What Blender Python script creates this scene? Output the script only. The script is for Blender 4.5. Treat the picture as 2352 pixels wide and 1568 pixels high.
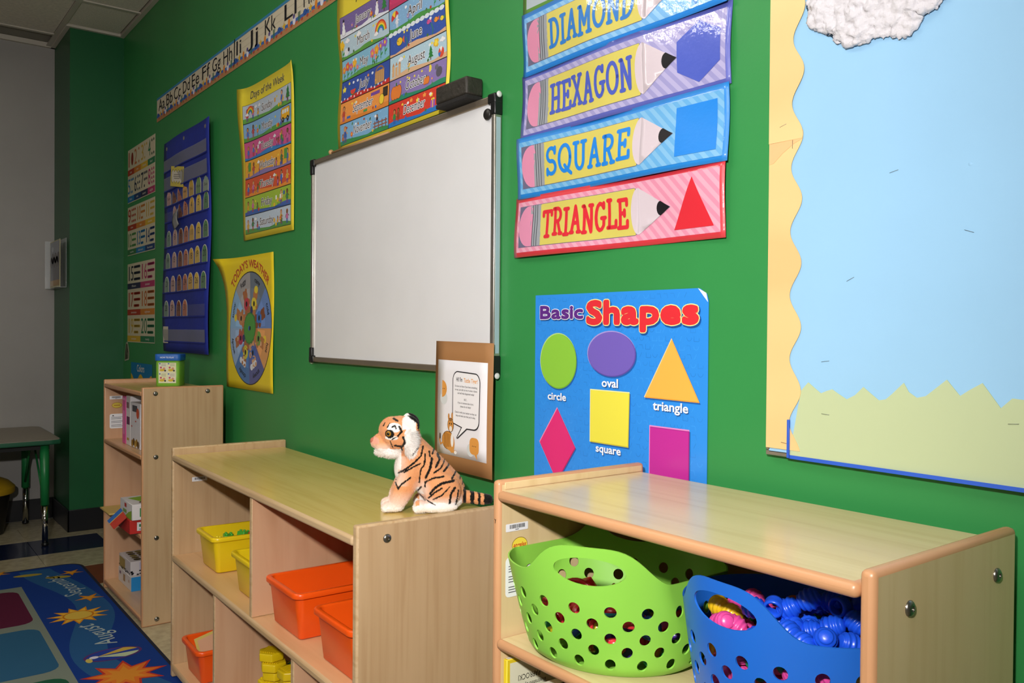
import bpy, bmesh, math, random
from mathutils import Vector, Matrix, noise
from mathutils.geometry import delaunay_2d_cdt
PI = math.pi
R = math.radians
rnd = random.Random(7)
for o in list(bpy.data.objects): bpy.data.objects.remove(o)
scn = bpy.context.scene
COL = scn.collection

# ------------------------------------------------------------------ camera, world, lights, exposure
# world frame: x runs along the green wall (its face is y = 0), y points into the wall, z up from the floor
cam_d = bpy.data.cameras.new('camera'); cam = bpy.data.objects.new('camera', cam_d); COL.objects.link(cam)
yaw, pitch, roll = R(52.399), R(-0.680), R(0.4607)
fw = Vector((-math.sin(yaw)*math.cos(pitch), math.cos(yaw)*math.cos(pitch), math.sin(pitch)))
r0 = Vector((math.cos(yaw), math.sin(yaw), 0)); u0 = r0.cross(fw)
rt = r0*math.cos(roll) + u0*math.sin(roll); up = rt.cross(fw)
M3 = Matrix((rt, up, -fw)).transposed().to_4x4(); M3.translation = Vector((0, -1.13, 1.068))
cam.matrix_world = M3
cam_d.sensor_width = 36.0; cam_d.lens = 36.0*1946.19/2352; cam_d.clip_start = 0.02
scn.camera = cam
world = bpy.data.worlds.new('world'); scn.world = world; world.use_nodes = True
world.node_tree.nodes['Background'].inputs[0].default_value = (0.8, 0.85, 0.9, 1)
world.node_tree.nodes['Background'].inputs[1].default_value = 0.05
# the photographer's flash, held up and a little left of the lens, aimed down the wall
fl = bpy.data.lights.new('flash', 'SPOT'); fl.energy = 160; fl.color = (1.0, 0.965, 0.95)
fl.spot_size = R(132); fl.spot_blend = 1.0; fl.shadow_soft_size = 0.035
flo = bpy.data.objects.new('flash', fl); COL.objects.link(flo); flo.location = (-0.02, -1.40, 1.42)
flo.rotation_euler = (Vector((-2.9, 0.0, 1.0)) - flo.location).to_track_quat('-Z', 'Y').to_euler()
LAMP = 22.0          # ceiling fluorescent diffusers (built further down) share this strength
vs = scn.view_settings
vs.view_transform = 'Standard'; vs.look = 'None'; vs.gamma = 1; vs.exposure = 0.0; vs.use_curve_mapping = False

# ------------------------------------------------------------------ helpers: colours and materials
def lin(c): return c/12.92 if c <= 0.04045 else ((c+0.055)/1.055)**2.4
def col(h, k=1.0):
    h = h.lstrip('#'); return tuple(lin(int(h[i:i+2], 16)/255)*k for i in (0, 2, 4))
MATS = {}
def nmat(name):
    m = bpy.data.materials.new(name); m.use_nodes = True
    nt = m.node_tree; b = nt.nodes['Principled BSDF']
    return m, nt, b
def N(nt, t, **kw):
    n = nt.nodes.new(t)
    for k, v in kw.items():
        if k in n.inputs: n.inputs[k].default_value = v
        else: setattr(n, k, v)
    return n
def coords(nt, scale=(1, 1, 1), rot=(0, 0, 0)):
    tc = N(nt, 'ShaderNodeTexCoord'); mp = N(nt, 'ShaderNodeMapping')
    mp.inputs['Scale'].default_value = scale; mp.inputs['Rotation'].default_value = rot
    nt.links.new(tc.outputs['Object'], mp.inputs['Vector']); return mp.outputs['Vector']
def ramp(nt, fac, stops):
    r = N(nt, 'ShaderNodeValToRGB'); e = r.color_ramp.elements
    while len(e) < len(stops): e.new(0.5)
    for i, (p, c) in enumerate(stops): e[i].position = p; e[i].color = (*c, 1)
    nt.links.new(fac, r.inputs[0]); return r.outputs[0]
def bump(nt, b, h, s, d=0.01):
    n = N(nt, 'ShaderNodeBump'); n.inputs['Strength'].default_value = s; n.inputs['Distance'].default_value = d
    nt.links.new(h, n.inputs['Height']); nt.links.new(n.outputs[0], b.inputs['Normal']); return n
def plain(name, c, rough=0.5, metal=0, coat=0, spec=0.5, vary=0.06, vs=6, bs=0.0, bscale=200, trans=0, sss=0):
    """plain coloured stuff with a little procedural variation"""
    if name in MATS: return MATS[name]
    m, nt, b = nmat(name); c = col(c) if isinstance(c, str) else c
    no = N(nt, 'ShaderNodeTexNoise'); no.inputs['Scale'].default_value = vs; no.inputs['Detail'].default_value = 4
    nt.links.new(coords(nt), no.inputs['Vector'])
    cr = ramp(nt, no.outputs['Fac'], [(0.3, tuple(max(0, x*(1-vary)) for x in c)), (0.7, tuple(min(1, x*(1+vary)) for x in c))])
    nt.links.new(cr, b.inputs['Base Color'])
    b.inputs['Roughness'].default_value = rough; b.inputs['Metallic'].default_value = metal
    b.inputs['Coat Weight'].default_value = coat; b.inputs['Coat Roughness'].default_value = 0.1
    b.inputs['Specular IOR Level'].default_value = spec
    b.inputs['Transmission Weight'].default_value = trans
    if sss:
        b.inputs['Subsurface Weight'].default_value = sss; b.inputs['Subsurface Radius'].default_value = (0.01, 0.01, 0.01)
    if bs:
        n2 = N(nt, 'ShaderNodeTexNoise'); n2.inputs['Scale'].default_value = bscale; n2.inputs['Detail'].default_value = 3
        nt.links.new(coords(nt), n2.inputs['Vector']); bump(nt, b, n2.outputs['Fac'], bs, 0.002)
    MATS[name] = m; return m
def wood(name, light, dark, grain='x', rough=0.35, coat=0.0, contrast=1.0, fine=26):
    if name in MATS: return MATS[name]
    m, nt, b = nmat(name); a, d = col(light), col(dark)
    sc = {'x': (1.3, fine, fine), 'y': (fine, 1.3, fine), 'z': (fine, fine, 1.3)}[grain]
    n1 = N(nt, 'ShaderNodeTexNoise'); n1.inputs['Scale'].default_value = 1.6; n1.inputs['Detail'].default_value = 6; n1.inputs['Distortion'].default_value = 0.6
    nt.links.new(coords(nt, sc), n1.inputs['Vector'])
    n2 = N(nt, 'ShaderNodeTexNoise'); n2.inputs['Scale'].default_value = 3.0; n2.inputs['Detail'].default_value = 3
    nt.links.new(coords(nt, tuple(x**0.4 for x in sc)), n2.inputs['Vector'])
    mid = tuple((x+y)/2 for x, y in zip(a, d))
    c1 = ramp(nt, n1.outputs['Fac'], [(0.30, d), (0.52, tuple(m0*0.4+x*0.6 for m0, x in zip(mid, a))), (0.75, a)])
    c2 = ramp(nt, n2.outputs['Fac'], [(0.35, mid), (0.65, a)])
    mx = N(nt, 'ShaderNodeMix', data_type='RGBA'); mx.inputs[0].default_value = 0.5
    nt.links.new(c1, mx.inputs[6]); nt.links.new(c2, mx.inputs[7]); nt.links.new(mx.outputs[2], b.inputs['Base Color'])
    b.inputs['Roughness'].default_value = rough; b.inputs['Coat Weight'].default_value = coat; b.inputs['Coat Roughness'].default_value = 0.12
    bump(nt, b, n1.outputs['Fac'], 0.08, 0.002)
    MATS[name] = m; return m
def printmat(name, rough=0.5, coat=0.0, crough=0.08, wav=0.0, wscale=14, spec=0.5, fine=0.0):
    """printed paper or film: ink colours come from the face colours, gloss and crinkle from here"""
    if name in MATS: return MATS[name]
    m, nt, b = nmat(name)
    at = N(nt, 'ShaderNodeAttribute', attribute_name='Col'); nt.links.new(at.outputs['Color'], b.inputs['Base Color'])
    b.inputs['Roughness'].default_value = rough; b.inputs['Coat Weight'].default_value = coat
    b.inputs['Coat Roughness'].default_value = crough; b.inputs['Specular IOR Level'].default_value = spec
    if wav:
        n2 = N(nt, 'ShaderNodeTexNoise'); n2.inputs['Scale'].default_value = wscale; n2.inputs['Detail'].default_value = 5
        n2.inputs['Roughness'].default_value = 0.6
        nt.links.new(coords(nt), n2.inputs['Vector']); bu = bump(nt, b, n2.outputs['Fac'], wav, 0.02)
        nt.links.new(bu.outputs[0], b.inputs['Coat Normal'])
    MATS[name] = m; return m
PAPER = printmat('paper_print', 0.6, spec=0.3)
LAMI = printmat('laminated_print', 0.45, coat=0.9, crough=0.08, wav=0.14, wscale=8)
POSTER = printmat('poster_print', 0.42, coat=0.18, crough=0.25, wav=0.03, wscale=5)
CLOTHP = printmat('woven_print', 0.9, spec=0.1)

# ------------------------------------------------------------------ helpers: objects
def link(o, parent=None):
    COL.objects.link(o)
    if parent: o.parent = parent
    return o
def thing(name, label, cat, loc=(0, 0, 0), rotz=0, group=None, rot=None):
    o = bpy.data.objects.new(name, None); o.empty_display_size = 0.05; link(o)
    o.location = loc; o.rotation_euler = rot if rot else (0, 0, rotz)
    o['label'] = label; o['category'] = cat
    if group: o['group'] = group
    return o
def tag(o, label, cat, group=None):
    o['label'] = label; o['category'] = cat
    if group: o['group'] = group
    return o
def struct(o): o['kind'] = 'structure'; return o
def obj(name, me, mats=None, parent=None, loc=None, rot=None, smooth=False):
    if isinstance(me, bmesh.types.BMesh):
        bm = me; me = bpy.data.meshes.new(name); bm.to_mesh(me); bm.free()
    elif isinstance(me, tuple):
        v, f = me; me = bpy.data.meshes.new(name); me.from_pydata(v, [], f); me.update()
    if mats is not None and not me.materials:
        for m in (mats if isinstance(mats, (list, tuple)) else [mats]): me.materials.append(m)
    if smooth: me.shade_smooth() if smooth is True else me.set_sharp_from_angle(angle=R(smooth))
    o = bpy.data.objects.new(name, me); link(o, parent)
    if loc: o.location = loc
    if rot: o.rotation_euler = rot
    return o
def bm_box(bm, x0, x1, y0, y1, z0, z1, bev=0, seg=2, mat=0, rot=None, at=None):
    v = [bm.verts.new(p) for p in ((x0, y0, z0), (x1, y0, z0), (x1, y1, z0), (x0, y1, z0), (x0, y0, z1), (x1, y0, z1), (x1, y1, z1), (x0, y1, z1))]
    fs = [bm.faces.new([v[i] for i in q]) for q in ((3, 2, 1, 0), (4, 5, 6, 7), (0, 1, 5, 4), (1, 2, 6, 5), (2, 3, 7, 6), (3, 0, 4, 7))]
    if rot is not None: bmesh.ops.rotate(bm, verts=v, cent=at or (0, 0, 0), matrix=rot)
    for f in fs: f.material_index = mat
    if bev:
        es = list({e for f in fs for e in f.edges})
        r = bmesh.ops.bevel(bm, geom=es, offset=bev, segments=seg, profile=0.5, affect='EDGES')
        for f in r['faces']: f.smooth = True
    return v
def box(x0, x1, y0, y1, z0, z1, bev=0, seg=2):
    bm = bmesh.new(); bm_box(bm, x0, x1, y0, y1, z0, z1, bev, seg); return bm
def bm_lathe(bm, prof, n=24, M=None, smooth=True, mat=0, cap=True):
    rings = []
    for r, z in prof:
        ring = []
        for i in range(n):
            a = 2*PI*i/n; p = Vector((r*math.cos(a), r*math.sin(a), z))
            ring.append(bm.verts.new(M @ p if M else p))
        rings.append(ring)
    for a, b in zip(rings, rings[1:]):
        for i in range(n):
            f = bm.faces.new((a[i], a[(i+1) % n], b[(i+1) % n], b[i])); f.smooth = smooth; f.material_index = mat
    if cap:
        f = bm.faces.new(list(reversed(rings[0]))); f.material_index = mat
        f = bm.faces.new(rings[-1]); f.material_index = mat
    return bm
def lathe(prof, n=24, **k): return bm_lathe(bmesh.new(), prof, n, **k)
def bm_tube(bm, pts, rad, n=8, mat=0, cap=True):
    pts = [Vector(p) for p in pts]; rings = []
    for i, p in enumerate(pts):
        t = (pts[min(i+1, len(pts)-1)] - pts[max(i-1, 0)]).normalized()
        a = Vector((0, 0, 1)) if abs(t.z) < 0.9 else Vector((1, 0, 0))
        s = t.cross(a).normalized(); q = s.cross(t)
        r = rad[i] if isinstance(rad, (list, tuple)) else rad
        rings.append([bm.verts.new(p + s*r*math.cos(2*PI*j/n) + q*r*math.sin(2*PI*j/n)) for j in range(n)])
    for a, b in zip(rings, rings[1:]):
        for j in range(n):
            f = bm.faces.new((a[j], a[(j+1) % n], b[(j+1) % n], b[j])); f.smooth = True; f.material_index = mat
    if cap: bm.faces.new(list(reversed(rings[0]))).material_index = mat; bm.faces.new(rings[-1]).material_index = mat
    bmesh.ops.recalc_face_normals(bm, faces=bm.faces[:]); return bm
def tube(pts, rad, n=8): return bm_tube(bmesh.new(), pts, rad, n)
def rrect(w, d, r, n=5):
    """rounded rectangle outline, centred, counter-clockwise"""
    out = []
    for cx, cy, a0 in ((w/2-r, d/2-r, 0), (-w/2+r, d/2-r, PI/2), (-w/2+r, -d/2+r, PI), (w/2-r, -d/2+r, 3*PI/2)):
        for i in range(n+1):
            a = a0 + PI/2*i/n; out.append((cx+r*math.cos(a), cy+r*math.sin(a)))
    return out
def loft(rings, cap=(True, True), smooth=True):
    """rings: lists of 3D points with the same count"""
    bm = bmesh.new(); R_ = [[bm.verts.new(p) for p in r] for r in rings]; n = len(R_[0])
    for a, b in zip(R_, R_[1:]):
        for i in range(n):
            f = bm.faces.new((a[i], a[(i+1) % n], b[(i+1) % n], b[i])); f.smooth = smooth
    if cap[0]: bm.faces.new(list(reversed(R_[0])))
    if cap[1]: bm.faces.new(R_[-1])
    return bm
def prism(poly, t, axis='y', bev=0):
    """2D outline (u,v) extruded by t: axis y -> (u, 0..-t, v); axis z -> (u, v, 0..t)"""
    bm = bmesh.new()
    P = (lambda u, v, k: (u, -k, v)) if axis == 'y' else (lambda u, v, k: (u, v, k))
    a = [bm.verts.new(P(u, v, 0)) for u, v in poly]; b = [bm.verts.new(P(u, v, t)) for u, v in poly]
    n = len(poly)
    bm.faces.new(a); bm.faces.new(list(reversed(b)))
    for i in range(n): bm.faces.new((a[i], b[i], b[(i+1) % n], a[(i+1) % n]))
    bmesh.ops.recalc_face_normals(bm, faces=bm.faces[:])
    if bev: bmesh.ops.bevel(bm, geom=bm.edges[:], offset=bev, segments=2, profile=0.5, affect='EDGES')
    return bm
def copy_tree(o, parent=None):
    c = o.copy(); COL.objects.link(c); c.parent = parent
    for ch in o.children: copy_tree(ch, c)
    return c

# ------------------------------------------------------------------ helpers: flat print (ink shapes, lettering)
TXT = {}
def text_tris(s, off=0.0, shear=0.0):
    k = (s, off, shear)
    if k not in TXT:
        cu = bpy.data.curves.new('t', 'FONT'); cu.body = s; cu.size = 1; cu.offset = off; cu.shear = shear; cu.resolution_u = 3
        o = bpy.data.objects.new('t', cu); COL.objects.link(o)
        dg = bpy.context.evaluated_depsgraph_get(); me = bpy.data.meshes.new_from_object(o.evaluated_get(dg))
        tr = [[(me.vertices[i].co.x, me.vertices[i].co.y) for i in p.vertices] for p in me.polygons]
        bpy.data.objects.remove(o); bpy.data.curves.remove(cu); bpy.data.meshes.remove(me)
        xs = [p[0] for t in tr for p in t]
        TXT[k] = (tr, min(xs), max(xs))
    return TXT[k]
CAP = None
def arc(cx, cy, rx, ry, a0, a1, n=10):
    return [(cx+rx*math.cos(R(a0+(a1-a0)*i/n)), cy+ry*math.sin(R(a0+(a1-a0)*i/n))) for i in range(n+1)]
SLAB = {  # hand-lettered slab capitals as pen strokes in a unit box (width, strokes)
 'T': (.8, [[(0, .84), (0, 1), (1, 1), (1, .84)], [(.5, 1), (.5, 0)], [(.28, 0), (.72, 0)]]),
 'R': (.8, [[(.18, 0), (.18, 1)], [(0, 0), (.38, 0)], [(0, 1), (.18, 1)]+arc(.45, .75, .38, .25, 90, -90)+[(.18, .5)], [(.48, .5), (.85, 0)], [(.72, 0), (1, 0)]]),
 'I': (.38, [[(.5, 0), (.5, 1)], [(0, 0), (1, 0)], [(0, 1), (1, 1)]]),
 'A': (.85, [[(.12, 0), (.5, 1), (.88, 0)], [(.27, .36), (.73, .36)], [(0, 0), (.27, 0)], [(.73, 0), (1, 0)]]),
 'N': (.85, [[(.15, 0), (.15, 1), (.85, 0), (.85, 1)], [(0, 0), (.33, 0)], [(0, 1), (.15, 1)], [(.68, 1), (1, 1)]]),
 'G': (.85, [arc(.5, .5, .45, .5, 40, 320), [(.84, .18), (.84, .45)], [(.6, .45), (1, .45)], [(.84, .82), (.86, 1)]]),
 'L': (.7, [[(.2, 1), (.2, 0), (1, 0), (1, .22)], [(0, 1), (.42, 1)], [(0, 0), (.2, 0)]]),
 'E': (.75, [[(.2, 0), (.2, 1)], [(0, 1), (.95, 1), (.95, .8)], [(.2, .52), (.68, .52)], [(.68, .62), (.68, .42)], [(0, 0), (1, 0), (1, .22)]]),
 'S': (.72, [arc(.5, .74, .42, .26, 30, 270)+arc(.5, .25, .45, .25, 90, -150), [(.9, .78), (.9, 1)], [(.06, .2), (.04, 0)]]),
 'Q': (.9, [arc(.5, .5, .46, .5, 0, 360, 18), [(.5, .22), (.68, .05), (1, -.12)]]),
 'O': (.9, [arc(.5, .5, .46, .5, 0, 360, 18)]),
 'U': (.85, [[(.18, 1), (.18, .35)]+arc(.5, .33, .32, .33, 180, 360)+[(.82, 1)], [(0, 1), (.36, 1)], [(.64, 1), (1, 1)]]),
 'H': (.9, [[(.18, 0), (.18, 1)], [(.82, 0), (.82, 1)], [(.18, .5), (.82, .5)], [(0, 0), (.36, 0)], [(0, 1), (.36, 1)], [(.64, 0), (1, 0)], [(.64, 1), (1, 1)]]),
 'X': (.85, [[(.12, 0), (.88, 1)], [(.12, 1), (.88, 0)], [(0, 0), (.28, 0)], [(.72, 0), (1, 0)], [(0, 1), (.28, 1)], [(.72, 1), (1, 1)]]),
 'D': (.85, [[(.2, 0), (.2, 1)], [(0, 1), (.4, 1)]+arc(.4, .5, .55, .5, 90, -90)+[(0, 0)]]),
 'M': (1.05, [[(.14, 0), (.14, 1), (.5, .3), (.86, 1), (.86, 0)], [(0, 0), (.3, 0)], [(.7, 0), (1, 0)], [(0, 1), (.14, 1)], [(.86, 1), (1, 1)]]),
}
def clip(poly, x0, x1, y0, y1):
    for ax, lim, sg in ((0, x0, 1), (0, x1, -1), (1, y0, 1), (1, y1, -1)):
        out = []
        for i in range(len(poly)):
            p, q = poly[i-1], poly[i]; a, b = (p[ax]-lim)*sg, (q[ax]-lim)*sg
            if (a >= 0) != (b >= 0):
                t = a/(a-b); out.append((p[0]+(q[0]-p[0])*t, p[1]+(q[1]-p[1])*t))
            if b >= 0: out.append(q)
        poly = out
        if len(poly) < 3: return None
    return poly
class Print:
    def __init__(s): s.P = []
    def poly(s, pts, c, l=1):
        if pts and len(pts) > 2: s.P.append((pts, col(c) if isinstance(c, str) else c, l))
    def rect(s, x, y, w, h, c, l=1): s.poly([(x, y), (x+w, y), (x+w, y+h), (x, y+h)], c, l)
    def rrect(s, x, y, w, h, r, c, l=1): s.poly([(x+w/2+a, y+h/2+b) for a, b in rrect(w, h, r, 4)], c, l)
    def ell(s, cx, cy, rx, ry, c, l=1, n=20, rot=0):
        ca, sa = math.cos(rot), math.sin(rot)
        s.poly([(cx+rx*math.cos(2*PI*i/n)*ca-ry*math.sin(2*PI*i/n)*sa, cy+rx*math.cos(2*PI*i/n)*sa+ry*math.sin(2*PI*i/n)*ca) for i in range(n)], c, l)
    def star(s, cx, cy, r, c, l=1, n=5, k=0.45, rot=0, sx=1):
        s.poly([(cx+sx*(r if i % 2 == 0 else r*k)*math.sin(PI*i/n+rot), cy+(r if i % 2 == 0 else r*k)*math.cos(PI*i/n+rot)) for i in range(2*n)], c, l)
    def line(s, pts, w, c, l=1, joint=True):
        for i_, (a, b) in enumerate(zip(pts, pts[1:])):
            dx, dy = b[0]-a[0], b[1]-a[1]; d = math.hypot(dx, dy) or 1
            nx, ny = -dy/d*w/2, dx/d*w/2
            s.poly([(a[0]+nx, a[1]+ny), (a[0]-nx, a[1]-ny), (b[0]-nx, b[1]-ny), (b[0]+nx, b[1]+ny)], c, l+(.06 if i_ % 2 else 0))
        if joint:
            for i_, p in enumerate(pts): s.ell(p[0], p[1], w/2, w/2, c, l+(.16 if i_ % 2 else .11), 8)
    def text(s, t, x, y, h, c, l=2, w=None, al='c', off=0.0, shear=0.0, halo=None, hoff=0.05, fn=None):
        """h: capital height, y: baseline, w: fit to this width; fn warps (u,v) afterwards"""
        global CAP
        if CAP is None: CAP = max(p[1] for tr in text_tris('H')[0] for p in tr)
        tr, a, b = text_tris(t, off, shear); sy = h/CAP; sx = w/(b-a) if w else sy
        x0 = x-{'c': (a+b)/2, 'l': a, 'r': b}[al]*sx
        g = fn or (lambda u, v: (u, v))
        if halo:
            for k in range(6):
                ox, oy = hoff*1.1*h*math.cos(k*PI/3), hoff*1.1*h*math.sin(k*PI/3)
                for q in tr: s.poly([g(x0+u*sx+ox, y+v*sy+oy) for u, v in q], halo, l+.12*k)
        for q in tr: s.poly([g(x0+u*sx, y+v*sy) for u, v in q], c, l+1 if halo else l)
    def fat(s, t, x, y, w, h, gap, layers):
        """heavy letters: every glyph swollen by r metres; layers = (r, dx, dy, colour, layer)"""
        global CAP
        if CAP is None: CAP = max(p[1] for tr in text_tris('H')[0] for p in tr)
        gl = [text_tris(c) for c in t]; sy = h/CAP; sx = (w-gap*(len(t)-1))/sum(b-a for _, a, b in gl)
        for r, dx, dy, c, l in layers:
            px = x; par = False
            for tr, a, b in gl:
                for k in range(13):
                    ox, oy = (r*math.cos(k*PI/6), r*math.sin(k*PI/6)) if k < 12 else (0, 0)
                    for q in tr: s.poly([(px+(u-a)*sx+ox+dx, y+v*sy+oy+dy) for u, v in q], c, l+.066*k+(.03 if par else 0))
                px += (b-a)*sx+gap; par = not par
    def slab(s, t, x, y, w, h, lw, c, l=2, rng=None):
        tot = sum(SLAB[k][0] for k in t) + 0.22*(len(t)-1); sc = w/tot; px = x
        for k in t:
            gw, st = SLAB[k]; j = (rng.uniform(-.04, .04) if rng else 0)*h
            for pl in st: s.line([(px+gw*sc*u, y+j+h*v) for u, v in pl], lw, c, l)
            px += (gw+0.22)*sc
    def build(s, name, mat, parent, d=None, grid=None, base=0.0, lay=0.00022, loc=None, rot=None, warp=None, flat='y'):
        bm = bmesh.new(); cl = bm.loops.layers.float_color.new('Col')
        for pts, c, l in s.P:
            try: f = bm.faces.new([bm.verts.new((u, -(base+l*lay), v)) for u, v in pts])
            except ValueError: continue
            for lp in f.loops: lp[cl] = (*c, 1)
        if d:
            bmesh.ops.triangulate(bm, faces=bm.faces[:], ngon_method='EAR_CLIP')
            (u0_, u1_, nu), (v0_, v1_, nv) = grid
            for k in range(1, nu):
                bmesh.ops.bisect_plane(bm, geom=bm.verts[:]+bm.edges[:]+bm.faces[:], plane_co=(u0_+(u1_-u0_)*k/nu, 0, 0), plane_no=(1, 0, 0))
            for k in range(1, nv):
                bmesh.ops.bisect_plane(bm, geom=bm.verts[:]+bm.edges[:]+bm.faces[:], plane_co=(0, 0, v0_+(v1_-v0_)*k/nv), plane_no=(0, 0, 1))
            for v in bm.verts: v.co.y -= d(v.co.x, v.co.z)
        if warp:
            for v in bm.verts: v.co.x, v.co.z = warp(v.co.x, v.co.z)
        bmesh.ops.recalc_face_normals(bm, faces=bm.faces[:])
        for f in bm.faces:
            if f.normal.y > 0: f.normal_flip()
            if d: f.smooth = True
        if flat == 'z':
            for v in bm.verts: v.co = Vector((v.co.x, v.co.z, -v.co.y))
        return obj(name, bm, mat, parent, loc, rot)
def sheet(name, w, h, t, mat, c, parent, d=None, nu=1, nv=1, outline=None, warp=None):
    """a sheet of paper with thickness t, front at y=-t, one colour"""
    bm = bmesh.new(); cl = bm.loops.layers.float_color.new('Col')
    if outline:
        f = bm.faces.new([bm.verts.new((u, -t, v)) for u, v in outline])
    else:
        g = [[bm.verts.new((w*i/nu, -t, h*j/nv)) for i in range(nu+1)] for j in range(nv+1)]
        for j in range(nv):
            for i in range(nu): bm.faces.new((g[j][i], g[j][i+1], g[j+1][i+1], g[j+1][i]))
    bmesh.ops.recalc_face_normals(bm, faces=bm.faces[:])
    if bm.faces[:][0].normal.y > 0: bmesh.ops.reverse_faces(bm, faces=bm.faces[:])
    r = bmesh.ops.extrude_face_region(bm, geom=bm.faces[:])
    for v in r['geom']:
        if isinstance(v, bmesh.types.BMVert): v.co.y += t
    bmesh.ops.recalc_face_normals(bm, faces=bm.faces[:])
    if d:
        for v in bm.verts: v.co.y -= d(v.co.x, v.co.z)
    if warp:
        for v in bm.verts: v.co.x, v.co.z = warp(v.co.x, v.co.z)
    c = col(c) if isinstance(c, str) else c
    for f in bm.faces:
        for lp in f.loops: lp[cl] = (*c, 1)
        f.smooth = bool(d) and abs(f.normal.y) > 0.5
    return obj(name, bm, mat, parent)
# ================================================================== THE ROOM
XL, XR, YB, ZC = -5.35, 2.2, -5.2, 2.635
def wallpaint(name, c, scuff=True):
    m, nt, b = nmat(name); a = col(c)
    n = N(nt, 'ShaderNodeTexNoise'); n.inputs['Scale'].default_value = 2.2; n.inputs['Detail'].default_value = 5
    nt.links.new(coords(nt), n.inputs['Vector'])
    base = ramp(nt, n.outputs['Fac'], [(0.3, tuple(x*0.93 for x in a)), (0.7, tuple(x*1.06 for x in a))])
    n2 = N(nt, 'ShaderNodeTexNoise'); n2.inputs['Scale'].default_value = 5.5; n2.inputs['Detail'].default_value = 8; n2.inputs['Roughness'].default_value = 0.75
    nt.links.new(coords(nt), n2.inputs['Vector'])
    msk = ramp(nt, n2.outputs['Fac'], [(0.69, (0, 0, 0)), (0.76, (0.22, 0.22, 0.22))])
    mx = N(nt, 'ShaderNodeMix', data_type='RGBA')
    nt.links.new(msk, mx.inputs[0]); nt.links.new(base, mx.inputs[6]); mx.inputs[7].default_value = (0.42, 0.55, 0.42, 1) if scuff else (*a, 1)
    nt.links.new(mx.outputs[2], b.inputs['Base Color'])
    b.inputs['Roughness'].default_value = 0.42; b.inputs['Specular IOR Level'].default_value = 0.45
    n3 = N(nt, 'ShaderNodeTexNoise'); n3.inputs['Scale'].default_value = 160; n3.inputs['Detail'].default_value = 2
    nt.links.new(coords(nt), n3.inputs['Vector']); bump(nt, b, n3.outputs['Fac'], 0.12, 0.001)
    return m
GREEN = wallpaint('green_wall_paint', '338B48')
OLIVE = wallpaint('olive_paint', '5C7A34')
WHITEW = wallpaint('pale_wall_paint', '9C9893', False)
struct(obj('wall_back', box(XL-0.15, XR+0.15, 0, 0.15, 0, ZC+0.1), GREEN))
struct(obj('wall_left', box(XL-0.15, XL, YB, 0, 0, ZC+0.1), WHITEW))
struct(obj('wall_right', box(XR, XR+0.15, YB, 0, 0, ZC+0.1), WHITEW))
struct(obj('wall_front', box(XL-0.15, XR+0.15, YB-0.15, YB, 0, ZC+0.1), WHITEW))
# column boxed out of the corner: green side, olive front
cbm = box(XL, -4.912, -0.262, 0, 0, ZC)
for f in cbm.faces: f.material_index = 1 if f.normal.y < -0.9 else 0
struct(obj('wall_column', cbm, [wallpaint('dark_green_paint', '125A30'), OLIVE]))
BLKV = plain('black_vinyl_base', '15161A', 0.35)
struct(obj('baseboard_column', box(-4.912, -4.903, -0.271, 0, 0.0, 0.115, 0.002), BLKV))
struct(obj('baseboard_front_of_column', box(XL, -4.903, -0.271, -0.262, 0.0, 0.115, 0.002), BLKV))
struct(obj('baseboard_left', box(XL, XL+0.009, YB, -0.271, 0.0, 0.115, 0.002), BLKV))
struct(obj('baseboard_back', box(-4.903, XR, -0.009, 0, 0.0, 0.115, 0.002), BLKV))

# floor: screed and vinyl tiles, navy and brick-red accents
floor = struct(obj('floor', box(XL, XR, YB, 0, -0.12, -0.004), plain('floor_adhesive', '3A3630', 0.9)))
def tilemat(name, c, v):
    m, nt, b = nmat(name); a = col(c)
    n = N(nt, 'ShaderNodeTexNoise'); n.inputs['Scale'].default_value = 30; n.inputs['Detail'].default_value = 6
    nt.links.new(coords(nt), n.inputs['Vector'])
    nt.links.new(ramp(nt, n.outputs['Fac'], [(0.35, tuple(x*(1-v) for x in a)), (0.65, tuple(x*(1+v) for x in a))]), b.inputs['Base Color'])
    b.inputs['Roughness'].default_value = 0.22; b.inputs['Coat Weight'].default_value = 0.2
    return m
TL = {'b': tilemat('beige_tile', 'B9AC8C', 0.14), 'n': tilemat('navy_tile', '16203F', 0.15), 'r': tilemat('brick_red_tile', '7E2415', 0.15)}
TS = 0.32
tmesh = {}
for k in TL:
    bm = box(0.0007, TS-0.0007, 0.0007, TS-0.0007, -0.004, 0.0, 0.0006, 1)
    me = bpy.data.meshes.new('tile_'+k); bm.to_mesh(me); bm.free(); me.materials.append(TL[k]); tmesh[k] = me
x_first, y_first = -4.81, -0.15
for i in range(-2, 10):
    for j in range(-8, 1):
        x, y = x_first+TS*i, y_first-0.32+TS*j
        if x < XL or x > -2.0: continue
        kind = 'b'
        if i == 0 and j <= 0: kind = 'n'
        if i == 2 and j >= 0: kind = 'r'
        if y+TS > 0: continue
        obj('floor_tile', tmesh[kind], None, floor, (x, y, 0))
# the strip of cut tiles along the wall and the rest of the floor
for i in range(-1, 10):
    x = x_first+TS*i
    if x > -2.0: continue
    o = obj('floor_tile', tmesh['r' if i == 2 else 'b'], None, floor, (x, -0.15, 0)); o.scale = (1, 0.44, 1)
rest = bmesh.new()
bm_box(rest, -1.93, XR, YB, -0.0095, -0.004, 0.0); bm_box(rest, XL+0.0095, -1.93, YB, -3.03, -0.004, 0.0); bm_box(rest, XL+0.0095, x_first-TS, -3.03, -0.272, -0.004, 0)
ro = obj('floor_tile_field', rest, TL['b'], floor); ro['kind'] = 'stuff'

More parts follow.
